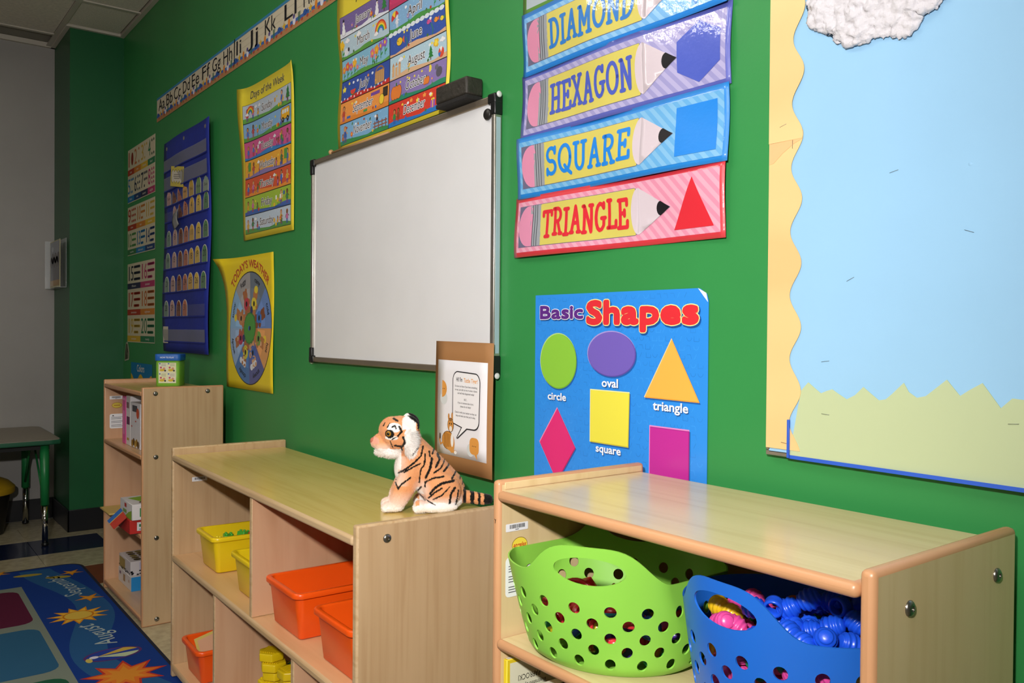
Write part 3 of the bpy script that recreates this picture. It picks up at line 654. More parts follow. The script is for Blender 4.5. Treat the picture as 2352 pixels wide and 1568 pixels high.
# ---- alphabet strip
def alphabet():
    L_ = 1.935; h = .113
    t = thing('alphabet_strip', 'long white alphabet border strip with undersea creatures along its edge', 'wall strip', (-4.26, -0.0015, 2.052))
    p, q = Print(), Print(); rg = random.Random(11); per = .131
    n = 4; seg = [(0, .262), (.262, .98), (.98, 1.90), (1.90, L_)]
    for k, (a, b) in enumerate(seg):
        o = sheet('strip_panel', b-a-.0015, h, 0.0008, PAPER, 'D8CDB4', t); o.location = (a, -.0004*(k % 2), 0)
    p.rect(0, h-.010, L_, .010, '3E86B4', 2); p.rect(0, 0, L_, .018, 'B88858', 2); p.rect(0, .018, L_, .012, '3F6AB0', 2)
    for z in (.058, .082): p.rect(0, z, L_, .0008, 'B4A890', 2)
    x = .01
    while x < L_-.03:
        k = int(x/.042) % 5
        if k == 0: pic_fish(p, x+.01, .030, .034, '2F5AA8', '24468C', 3)
        elif k == 1: p.star(x+.01, .030, .016, 'E0B43A', 3)
        elif k == 2: p.ell(x+.01, .030, .010, .015, 'E08A34', 3, 12)
        elif k == 3: p.ell(x+.01, .026, .012, .014, 'E4E0EC', 3, 12); p.ell(x+.008, .04, .008, .008, '5A4A88', 4, 10)
        else:
            for m in range(4): p.line([(x+.004*m, .012), (x+.004*m+.003*(m % 2), .045)], .003, '3E7A54', 3, False)
        p.ell(x+.03, .014, .009, .006, ('B04A3C', 'C86A48')[k % 2], 3, 8)
        x += .042
    px = [.082, .209, .33, .462, .588, .726, .854, .985, 1.105, 1.249, 1.412, 1.585, 1.74]
    for i, a in enumerate(px):
        q = Print(); q.text(chr(65+i)+chr(97+i), a, .046, .052, '1C1B20', 4, w=.098 if i not in (8,) else .05); q.build('letter_pair', PAPER, t, base=.0012)
    p.poly([(1.052, .012), (1.058, .012), (1.066, h), (1.056, h)], '12180F', 5)
    p.build('undersea_print', PAPER, t, base=.0012)
alphabet()

# ---- number posters
def numposter(z0, h, rows, label):
    W_ = .522; t = thing('number_poster', label, 'poster', (-4.812, -0.0015, z0), group='number posters stacked in the corner')
    sheet('sheet', W_, h, 0.0007, PAPER, 'D6CBAE', t)
    n = len(rows); rh = h/n; words = ['zero', 'one', 'two', 'three', 'four', 'five', 'six', 'seven', 'eight', 'nine', 'ten', 'eleven', 'twelve', 'thirteen', 'fourteen', 'fifteen', 'sixteen', 'seventeen', 'eighteen', 'nineteen', 'twenty']
    for j, row in enumerate(rows):
        zb = h-rh*(j+1)+.004; w = W_/len(row); bh = rh*.22
        for i, (num, c, bar) in enumerate(row):
            p, br = Print(), Print(); x = w*i; br.rect(x, zb, w, bh, bar, 1); br.build('colour_bar', PAPER, t, base=.0007)
            wq = Print(); wq.text(words[num], x+w/2, zb+bh*.32, bh*.38, 'E6E0D2', 3, w=min(w*.7, .012*len(words[num]))); wo = wq.build('number_word', PAPER, t, base=.0007)
            cw = w*(.34 if num < 10 else .42)
            for di, ch in enumerate(str(num)):
                dw = cw if num < 10 else cw*.46; q = Print(); q.text(ch, x+w*.05+di*cw*.54+(dw*.3 if ch == '1' else 0), zb+bh+rh*.10, rh*.55, c, 3, w=dw if ch != '1' else dw*.35, al='l'); q.build('numeral', PAPER, t, base=.0007)
            rws = 2 if num == 4 else 4 if num == 8 else 3 if num > 5 else 2; cl_ = max(1, math.ceil(num/rws))
            if num == 1: p.ell(x+w*.7, zb+bh+rh*.36, w*.18, rh*.24, '8A2A1C', 2, 14)
            k = 1 if num == 1 else 0
            for r_ in range(rws):
                for c_ in range(cl_):
                    if k >= num: break
                    k += 1
                    p.ell(x+cw+w*.10+(w*.86-cw)*(c_+.5)/cl_, zb+bh+rh*(.60-.46*r_/max(1, rws-1)), min(w*.07, (w*.40)/cl_), rh*.055, c if num != 4 else '2A4A3A', 2, 8)
            o = p.build('counting_pictures', PAPER, t, base=.0007); o['kind'] = 'stuff'
rd, og, yl, gn, bl, nv, pk = 'B03A24', 'D08030', 'D8B038', '2E7A50', '2A78B0', '1E3A70', 'B83A6A'
numposter(1.726, .280, [[(1, rd, rd), (2, 'C8703A', og), (3, 'D0AC48', yl), (4, gn, gn)], [(5, bl, bl), (6, '22304E', nv), (7, '26283A', '2E2A4A'), (8, pk, pk)]], 'number poster with numerals 1 to 8, the topmost of its stack')
numposter(1.450, .254, [[(9, rd, rd), (10, 'C8803A', og), (11, 'D0AC48', yl)], [(12, '4E8A4A', '3E7A4A'), (13, bl, bl), (14, nv, nv)]], 'number poster with numerals 9 to 14, between two other number posters')
numposter(.996, .410, [[(15, '26283A', '2E2A4A'), (16, pk, pk)], [(17, rd, rd), (18, 'C8703A', og)], [(19, 'D0AC48', yl), (20, gn, gn)]], 'number poster with numerals 15 to 20, the lowest of its stack')

# ---- pocket chart and its cards
def pocket():
    W_, H_ = .662, .953; X0, Z0 = -4.092, .965
    t = thing('pocket_chart', 'tall blue fabric calendar pocket chart with clear pockets', 'pocket chart', (X0, -0.0015, Z0))
    d = lambda u, v: 0.012+0.004*math.sin(v*9)+0.006*(u/W_)+.003*math.sin(u*12+v*5)
    NYL = plain('blue_nylon', '1E2F96', 0.6, bs=0.4, bscale=60, vary=0.15)
    o = sheet('backing', W_, H_, 0.0012, NYL, '1E2F96', t, d, 12, 24)
    FILM, nt, b = nmat('clear_vinyl'); b.inputs['Base Color'].default_value = (.36, .36, .38, 1); b.inputs['Roughness'].default_value = .25; b.inputs['Alpha'].default_value = .45; b.inputs['Specular IOR Level'].default_value = .6
    rows = [(.088, .142), (.172, .233), (.262, .307), (.338, .383), (.455, .503), (.558, .608), (.67, .72), (.785, .835), (.895, .95)]
    F2 = FILM.copy(); F2.node_tree.nodes['Principled BSDF'].inputs['Alpha'].default_value = .16
    for ri, (a, b2) in enumerate(rows):
        bm = bmesh.new(); n = 12; z0, z1 = H_*(1-b2), H_*(1-a)
        g = [[bm.verts.new((.02+(W_-.04)*i/n, -.0065-d(.02+(W_-.04)*i/n, z), z)) for i in range(n+1)] for z in (z0, z1)]
        for i in range(n): bm.faces.new((g[0][i], g[0][i+1], g[1][i+1], g[1][i])).smooth = True
        obj('clear_pocket', bm, FILM if ri in (0, 1, 8) else F2, t)
        bm = bmesh.new(); g = [[bm.verts.new((.02+(W_-.04)*i/n, -.0068-d(.02+(W_-.04)*i/n, z), z)) for i in range(n+1)] for z in (z0-.004, z0+.001)]
        for i in range(n): bm.faces.new((g[0][i], g[0][i+1], g[1][i+1], g[1][i]))
        obj('pocket_seam', bm, NYL, t)
    for u in (.05, .33, .61): obj('grommet', lathe([(.0035, 0), (.0035, .001), (.0075, .002), (.009, 0)], 14, cap=False), ALU, t, (u, -d(u, H_-.03)-.0012, H_-.03), (PI/2, 0, 0), True)
    cc = ['7E9C8A', 'C9A09A', '8A4A30', 'C87A60', 'E0B050', 'E4C054', '5E8E62']
    dayc = ['C9A09A', '8A4A30', 'C07058', 'E0A858', 'D0A848', '7A9C62', '94A694']
    cards = [(2, i, n, dayc[i]) for i, n in enumerate(['Sun', 'Mon', 'Tue', 'Wed', 'Thu', 'Fri', 'Sat'])]
    cards += [(3, i+1, str(i+1), cc[i+1]) for i in range(6)]
    for r_ in range(4):
        for i in range(7):
            k = 7+7*r_+i
            if k > 31: break
            cards.append((4+r_, i, str(k), cc[i]))
    cn = {'7E9C8A': 'grey green', 'C9A09A': 'pale pink', '8A4A30': 'dark brown', 'C87A60': 'salmon', 'E0B050': 'golden yellow', 'E4C054': 'yellow', '5E8E62': 'green', 'C07058': 'rust', 'E0A858': 'orange yellow', 'D0A848': 'mustard', '7A9C62': 'leaf green', '94A694': 'sage'}
    NW = ['', 'one', 'two', 'three', 'four', 'five', 'six', 'seven', 'eight', 'nine', 'ten', 'eleven', 'twelve', 'thirteen', 'fourteen', 'fifteen', 'sixteen', 'seventeen', 'eighteen', 'nineteen', 'twenty']
    NW += ['twenty-'+NW[k] for k in range(1, 10)]+['thirty', 'thirty-one']
    rg = random.Random(4)
    for r_, i, s, c in cards:
        w, h = .066, .072; u = .042+.0885*i; v = H_*(1-rows[r_][1])+.001
        lab = ('arched %s day card reading %s in the blue pocket chart' if not s.isdigit() else 'arched %s card reading %s in the blue pocket chart') % (cn[c], s if not s.isdigit() else NW[int(s)])
        k = thing('calendar_card', lab, 'card', (X0+u, -.0015-d(u+w/2, v)-.0022, Z0+v), group='calendar cards in the pocket chart', rot=(0, R(rg.uniform(-3, 3)), 0))
        ol = [(0, 0), (w, 0), (w, h*.5)]+arc(w/2, h*.5, w/2, h*.5, 0, 180, 12)
        sheet('card', w, h, .0008, PAPER, 'DCD6C2', k, outline=ol)
        p = Print(); p.poly([(w/2+(a-w/2)*.88, h*.02+b2*.93) for a, b2 in ol], c, 1)
        p.text(s, w/2, h*.35, h*.36 if s.isdigit() else h*.16, '2A2420', 2, w=None if s.isdigit() else w*.6); p.build('print', PAPER, k, base=.0008)
    k = thing('month_card', 'tilted white and yellow zigzag bordered name card in the blue pocket chart', 'card', (X0+.14, -.0015-.024, Z0+.742), rot=(0, R(9), 0))
    sheet('card', .19, .088, .0008, PAPER, 'D8C65A', k)
    p = Print(); zz = [(.012+.166*i/8, .012 if i % 2 else .024) for i in range(9)]+[(.178-.166*i/8, .076 if i % 2 else .064) for i in range(9)]
    p.poly(zz, '8A7A22', 1); p.poly([(.095+(a-.095)*.93, .044+(b2-.044)*.9) for a, b2 in zz], 'DED6C6', 2)
    for z, a, b2 in ((.05, .05, .14), (.042, .045, .145), (.034, .055, .135)): p.rect(a, z, b2-a, .0035, '8C8478', 3)
    p.build('print', PAPER, k, base=.0008)
    k = thing('paper_slip', 'crumpled grey paper slip sticking out of a pocket above card 10', 'slip', (X0+.215, -.030, Z0+H_*(1-.503)+.065), rot=(0, R(-16), 0))
    sheet('slip', .07, .075, .0006, PAPER, '8E8E8E', k, lambda u, v: .006*math.sin(v*50), 4, 10)
    k = thing('blank_card', 'blank cream card in the lowest pocket of the blue chart', 'card', (X0+.028, -.0015-.022, Z0+.038))
    sheet('card', .075, .075, .0008, PAPER, 'D6CDB8', k)
    p = Print(); p.rect(0, .038, .075, .0008, 'B8AE98', 1); p.build('fold_line', PAPER, k, base=.0008)
pocket()

# ---- basic shapes poster
def basic():
    W_, H_ = .459, .574; X0, Z0 = -1.384, .570
    t = thing('shapes_poster', 'blue Basic Shapes poster with coloured circle, oval, triangle and square', 'poster', (X0, -0.0015, Z0))
    d = lambda u, v: .001+.012*math.exp(-((W_-u)+(H_-v))/.012)
    ol = [(0, 0), (W_, 0), (W_, H_-.022), (W_-.004, H_-.010), (W_-.018, H_-.001), (W_-.022, H_), (0, H_)]
    m = printmat('shapes_poster_gloss', .4, coat=.3, crough=.15, wav=.02, wscale=4)
    sheet('sheet', W_, H_, .0008, m, '2F8EE8', t, outline=ol)
    p, q = Print(), Print(); rg = random.Random(2)
    # embossed tile pattern printed in the ground
    z = .012
    while z < H_-.012:
        x = .006+rg.random()*.01
        while x < W_-.02:
            k = rg.randrange(4); dk = rg.choice(['2A80D6', '2478CC', '44A0F0']); s = .011
            if z > H_-.03 and x > W_-.045: break
            if k == 0: q.line([(x, z+s*.8), (x, z), (x+s, z), (x+s, z+s*.5)], .0007, dk, 1, False)
            elif k == 1: q.line([(x, z+s*.7), (x+s*.7, z+s*.7), (x+s*.9, z)], .0007, dk, 1, False)
            elif k == 2: q.line(arc(x+s/2, z+s*.6, s/2, s*.55, 180, 360, 6), .0007, dk, 1, False)
            else: q.line([(x, z), (x+s*.45, z+s*.8)], .0007, dk, 1, False)
            x += s*1.45
        z += .0152
    S = lambda pts: [(a-X0, b-Z0) for a, b in pts]
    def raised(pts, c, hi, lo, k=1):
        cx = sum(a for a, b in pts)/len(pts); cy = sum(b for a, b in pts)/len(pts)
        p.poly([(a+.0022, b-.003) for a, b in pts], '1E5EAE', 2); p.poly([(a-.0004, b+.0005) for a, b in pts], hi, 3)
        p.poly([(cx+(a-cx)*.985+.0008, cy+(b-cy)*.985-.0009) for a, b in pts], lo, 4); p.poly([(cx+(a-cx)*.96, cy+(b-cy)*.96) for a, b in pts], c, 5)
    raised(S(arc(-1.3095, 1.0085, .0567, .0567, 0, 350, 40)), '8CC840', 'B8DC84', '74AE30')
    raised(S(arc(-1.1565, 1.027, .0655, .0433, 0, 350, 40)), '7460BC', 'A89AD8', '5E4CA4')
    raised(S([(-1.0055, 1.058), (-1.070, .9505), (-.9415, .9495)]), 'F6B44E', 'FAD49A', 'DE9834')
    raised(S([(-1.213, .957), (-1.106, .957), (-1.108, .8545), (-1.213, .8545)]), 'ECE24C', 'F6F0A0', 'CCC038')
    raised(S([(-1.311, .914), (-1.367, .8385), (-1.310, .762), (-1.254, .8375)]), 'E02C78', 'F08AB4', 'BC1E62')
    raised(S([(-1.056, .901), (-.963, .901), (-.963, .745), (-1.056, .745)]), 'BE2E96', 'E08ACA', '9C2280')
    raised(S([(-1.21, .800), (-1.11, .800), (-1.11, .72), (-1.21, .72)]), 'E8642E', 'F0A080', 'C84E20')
    def lab(s, x, z, h, w):
        q.text(s, x-X0+.0012, z-Z0-.0014, h, '1A4F96', 6, w=w, off=.022); q.text(s, x-X0, z-Z0, h, 'F4F8FC', 7, w=w, off=.022)
    lab('circle', -1.3115, .929, .0145, .057); lab('oval', -1.158, .964, .0155, .044); lab('triangle', -1.0065, .930, .0155, .082); lab('square', -1.161, .838, .0145, .068)
    q.fat('Basic', -1.3655-X0, 1.0955-Z0, .130, .0245, .0052, [(.0036, .0014, -.0016, '1A4F96', 4), (.0031, 0, 0, 'F2F2F8', 6), (.0017, 0, 0, '5E2A86', 8)])
    q.fat('Shapes', -1.2215-X0, 1.0855-Z0, .274, .0405, .0098, [(.0062, .002, -.0026, '1A4F96', 5), (.0056, 0, 0, 'F6EE9A', 7), (.0038, 0, 0, 'DE2F38', 9)])
    q.build('lettering', m, t, base=.0008, lay=.0002); p.build('shape_print', m, t, base=.0008, lay=.00012)
    # the torn, lifted corner
    c = sheet('curled_corner', 0, 0, .0006, PAPER, 'E2E6EA', t, outline=[(W_-.0225, H_), (W_-.012, H_-.012), (W_-.001, H_-.024), (W_-.005, H_-.0085)]); c.location = (.0005, -.0015, 0)
basic()

# ---- pencil shape cards
def shape_card(word, z0, zt, xl, xr, border, ground, stripe, ink, shape, label, tilt=0.0, ph=0.0, yo=0.0):
    W_ = xr-xl; H_ = zt-z0
    t = thing('shape_card', label, 'card', (xl, -.002-yo, z0), group='laminated pencil shape cards', rot=(0, R(tilt), 0))
    d = lambda u, v: .004+.0035*math.sin(u*13+ph)+.0028*math.sin(v*30+u*8+ph*2)+.0008*math.sin(u*41+ph)*math.sin(v*25)
    g = ((0, W_, 40), (0, H_, 10))
    sheet('card', W_, H_, .0007, LAMI, border, t, d, 40, 10)
    p = Print(); b = .010; x0, x1, y0, y1 = b, W_-b, b, H_-b
    p.rect(x0, y0, x1-x0, y1-y0, ground, 1)
    k = -H_
    while k < W_:
        p.poly(clip([(k+y1-y0+.0, y0), (k+y1-y0+.011, y0), (k+.011, y1), (k, y1)], x0, x1, y0, y1), stripe, 2); k += .0225
    yc = H_*.5; hh = H_*.335; q = Print()
    # the pencil: soft outline, eraser, ferrule, barrel, wood, lead
    p.poly([(.018, yc-hh-.001), (.352, yc-hh-.001), (.4405, yc), (.352, yc+hh+.001), (.018, yc+hh+.001)], '6C6A86', 3)
    p.poly(arc(.050, yc, .032, hh, 90, 270, 14)+[(.064, yc-hh), (.064, yc+hh)], 'E090B0', 4)
    p.rect(.056, yc-hh, .034, 2*hh, '9CA1A8', 4)
    for a in (.063, .070, .077): p.rect(a, yc-hh, .0017, 2*hh, '3A3E46', 5)
    p.rect(.088, yc-hh, .266, 2*hh, 'D6C962', 4)
    p.poly(arc(.362, yc, .020, hh, 90, 270, 12)+[(.362, yc-hh), (.438, yc), (.362, yc+hh)], 'D6C8D0', 5)
    p.poly(arc(.417, yc, .010, hh*.30, 90, 270, 10)+[(.4395, yc)], '16141A', 6)
    q.slab(word, .098, yc-hh*.58, .235, hh*1.2, .0078, ink, 6, random.Random(len(word)))
    sx, sy = W_-.066, H_*.5
    if shape == 'tri': p.poly([(sx-.047, sy-.042), (sx+.043, sy-.042), (sx-.003, sy+.045)], ink, 4)
    elif shape == 'sq': p.poly([(sx-.043, sy-.042), (sx+.043, sy-.042), (sx+.043, sy+.042), (sx-.043, sy+.042)], ink, 4)
    elif shape == 'hex': p.poly([(sx, sy+.052), (sx+.046, sy+.026), (sx+.046, sy-.026), (sx, sy-.052), (sx-.046, sy-.026), (sx-.046, sy+.026)], ink, 4)
    elif shape == 'dia': p.poly([(sx, sy+.052), (sx+.036, sy), (sx, sy-.052), (sx-.036, sy)], ink, 4)
    elif shape == 'ova': p.ell(sx, sy, .042, .03, ink, 4)
    p.build('print', LAMI, t, d, g, .0007, .00034); q.build('lettering', LAMI, t, d, g, .0007, .00034)
shape_card('TRIANGLE', 1.2265, 1.3535, -1.449, -.887, 'DC3A46', 'E8AABE', 'E492AC', 'DC2A38', 'tri', 'red bordered pencil card reading TRIANGLE, the lowest in its column', .2, 0.4)
shape_card('SQUARE', 1.3500, 1.4785, -1.437, -.882, '2588DC', '82BCE4', '66ACE0', '1F86E2', 'sq', 'light blue bordered pencil card reading SQUARE below the violet card', .15, 2.1, .0035)
shape_card('HEXAGON', 1.4755, 1.6125, -1.434, -.882, '6068BC', 'B6B0D8', '9E9ACC', '4C5EC0', 'hex', 'violet bordered pencil card reading HEXAGON', .0, 4.0, .001)
shape_card('DIAMOND', 1.6085, 1.7400, -1.428, -.886, '2A86DE', '90C4EC', '74B2E6', '2E7CCB', 'dia', 'deep blue bordered pencil card reading DIAMOND', .0, 5.2, .0045)
t = thing('shape_card', 'green bordered pencil card above the DIAMOND card', 'card', (-1.424, -.003, 1.736), group='laminated pencil shape cards')
dd = lambda u, v: .004+.0035*math.sin(u*13+1)
sheet('card', .536, .128, .0007, LAMI, '6CA04A', t, dd, 28, 4)
p = Print(); p.rect(.012, .012, .512, .104, 'AEBBC2', 1); p.poly(arc(.056, .064, .032, .042, 90, 270, 14)+[(.064, .022), (.064, .106)], 'EDA0BE', 3); p.rect(.058, .022, .032, .084, 'A6ABB2', 4); p.rect(.088, .022, .266, .084, 'E3D04A', 3); p.poly([(.354, .022), (.436, .064), (.354, .106)], 'EBDDE4', 3)
p.build('print', LAMI, t, dd, ((0, .536, 28), (0, .128, 4)), .0007, .00016)

# ---- kraft notice
def notice():
    W_, H_ = .232, .300; X0, Z0 = -1.727, .744
    t = thing('paper_notice', 'brown kraft paper notice with white Tattle Tiger sheet overlapping the whiteboard', 'notice', (X0, -.0275, Z0), rot=(0, R(.6), 0))
    d = lambda u, v: .0012*math.sin(u*9+1)+.001*math.sin(v*12)+.003
    sheet('kraft_backing', W_, H_, .0006, PAPER, 'A5764A', t, d, 6, 8)
    wsh = sheet('white_sheet', .2, .222, .0005, PAPER, 'ECEAEE', t, lambda u, v: d(u+.010, v+.036)+.0008, 6, 8); wsh.location = (.012, 0, .034)
    p = Print(); g = ((0, W_, 6), (0, H_, 8))
    bub = [(.080, .112)]+[(.079, .205)]+arc(.097, .212, .018, .018, 180, 95, 6)+arc(.166, .208, .018, .020, 85, 0, 6)+[(.183, .13)]+arc(.163, .124, .020, .020, 0, -85, 6)+[(.136, .1035), (.098, .078), (.118, .1045)]
    p.poly([(a+.002, b-.003) for a, b in bub], '7A7A80', 1); p.line(bub+[bub[0]], .0052, '1E1C20', 2); p.poly(bub, 'F2F0F2', 3)
    lines = [("I'm here to listen if you have something", .196, .088), ("to say, just talk to me or write it down", .188, .088), ("and tell what happened today!", .180, .066), ("BUT...", .166, .012), ("if you or someone else is hurt,", .158, .062), ("please do not delay!", .150, .042), ("Check in with your teacher so they can", .136, .086), ("help and make sure that you're okay.", .128, .078)]
    for s, z, w in lines: p.text(s, .131, z, .0042, '2A282C', 4, w=w, off=.01)
    p.text("Hi! I'm", .104, .209, .0092, '1E1C20', 4, w=.024, off=.02); p.text("Tattle Tiger!", .149, .208, .0092, 'E8A860', 4, w=.054, off=.02)
    for bx, bz, cut in ((.036, .188, True), (.166, .066, False)):
        p.ell(bx+(.004 if cut else -.014), bz-(.022 if cut else .010), .015, .015, 'D4D8D8', 1, 16)
        if cut: p.poly([(bx-.004, bz-.020)]+arc(bx-.004, bz, .020, .020, -80, 80, 10)+[(bx-.004, bz+.02)], 'DE9A48', 2)
        else: p.rrect(bx-.018, bz-.019, .036, .038, .012, 'DE9A48', 2); p.poly([(bx, bz-.018), (bx+.012, bz-.030), (bx+.010, bz-.016)], 'DE9A48', 2)
        for k in range(3):
            if cut and k == 0: continue
            p.ell(bx-.006+.006*k, bz, .0013, .0013, '3A2A16', 4, 8)
    # the printed tiger, lying and looking out
    p.ell(.060, .068, .026, .022, '6A4218', 3, 18); p.ell(.060, .068, .0245, .0205, 'D08C3C', 4, 18); p.ell(.076, .062, .012, .022, 'D8974A', 5, 14); p.ell(.078, .070, .006, .016, 'F0ECE8', 6, 12)
    for k in range(5): p.line(arc(.048+.006*k, .068, .004, .019-.001*k, 110, 250, 6), .0013, '2E2014', 6)
    p.ell(.071, .105, .013, .017, '5E3A16', 6, 16); p.ell(.071, .105, .0118, .0155, 'CE8E46', 7, 16); p.ell(.072, .096, .006, .007, 'EFE4D6', 8, 12); p.ell(.063, .124, .0035, .008, 'C98A44', 6, 10); p.ell(.077, .126, .0035, .009, 'C98A44', 6, 10)
    for a in (.0668, .0752): p.ell(a, .108, .0018, .0024, '1C1410', 8, 8)
    for z in (.115, .118): p.line([(.066, z), (.076, z+.001)], .0012, '2E2014', 8)
    p.line([(.036, .060), (.028, .056), (.024, .066), (.026, .080)], .004, 'C68840', 4); p.line([(.026, .070), (.026, .080)], .0042, '2A1C12', 5)
    p.line([(.060, .050), (.085, .044), (.094, .044)], .007, 'D8974A', 6); p.ell(.092, .043, .006, .004, 'F0ECE8', 7, 10)
    p.build('print', PAPER, t, d, g, .0016, .00012)
notice()

# ---- small things by the corner
t = thing('color_poster', 'small blue and yellow Colors poster behind the tall bookcase', 'poster', (-4.735, -.0015, .43))
sheet('sheet', .398, .462, .0008, PAPER, '1A7AAE', t)
p = Print(); p.poly([(0, .36)]+[(.398*k/14, .385+.022*math.sin(k*.9+1.8)) for k in range(15)]+[(.398, .36), (.398, 0), (0, 0)], 'D8B02C', 1)
p.text('Colors', .19, .418, .034, 'D6D6CE', 2, w=.14, off=.02); p.build('print', PAPER, t, base=.0008)
t = thing('wall_cutout', 'narrow grey pointed cut-out picture taped in the corner of the green wall', 'cut-out', (-4.872, -.0015, .892))
sheet('sheet', 0, 0, .0008, PAPER, 'B8B49C', t, outline=[(0, 0), (.088, .010), (.094, .05), (.066, .1), (.05, .104), (.03, .1), (.006, .05)])
p = Print(); p.poly([(.008, .008), (.078, .017), (.082, .05), (.06, .092), (.05, .096), (.034, .092), (.014, .05)], '4A4636', 1); p.line([(.05, .08), (.05, .04)], .01, '84806A', 2); p.line([(.066, .02), (.07, .045)], .008, '9A967E', 2); p.build('print', PAPER, t, base=.0008)
t = thing('wall_socket', 'white electrical wall plate half hidden behind the green tub', 'socket', (-4.245, -.001, .800))
obj('plate', box(0, .10, -.006, 0, 0, .105, .002), plain('ivory_plastic', 'C8C0AE', .4), t)
obj('outlet', box(.03, .07, -.008, -.005, .06, .09, .004), plain('ivory_plastic_dark', '8E8470', .4), t); obj('outlet', box(.03, .07, -.008, -.005, .015, .045, .004), plain('ivory_plastic_dark', '8E8470', .4), t)
# sign holder on the front of the column
t = thing('sign_holder', 'clear acrylic sign holder with a landscape photo on the column', 'sign holder', (-5.285, -.2635, 1.282))
ACR, nt, b = nmat('clear_acrylic'); b.inputs['Base Color'].default_value = (.85, .88, .9, 1); b.inputs['Roughness'].default_value = .08; b.inputs['Alpha'].default_value = .28
obj('acrylic_back', box(0, .30, -.003, 0, 0, .262), ACR, t); obj('acrylic_side', box(-.002, .001, -.055, 0, .0, .262), ACR, t); obj('acrylic_shelf', box(0, .30, -.05, -.003, 0, .003), ACR, t)
ins = bmesh.new(); bm_box(ins, .018, .30, -.032, -.0295, .002, .255, rot=Matrix.Rotation(R(0), 3, 'X')); obj('mount_board', ins, plain('pale_yellow_board', 'C4BE92', .6), t)
p = Print(); p.rect(.03, .012, .262, .238, '5E5E62', 1); p.rect(.03, .16, .262, .09, '8C929C', 2)
for k in range(6): p.ell(.06+.04*k, .14+.02*(k % 2), .04, .03, '4A4442', 3, 12)
p.rect(.03, .012, .262, .03, 'A8802C', 2); p.ell(.1, .21, .03, .015, 'B4BAC2', 3, 10)
p.build('photo_print', POSTER, t, base=.0322)
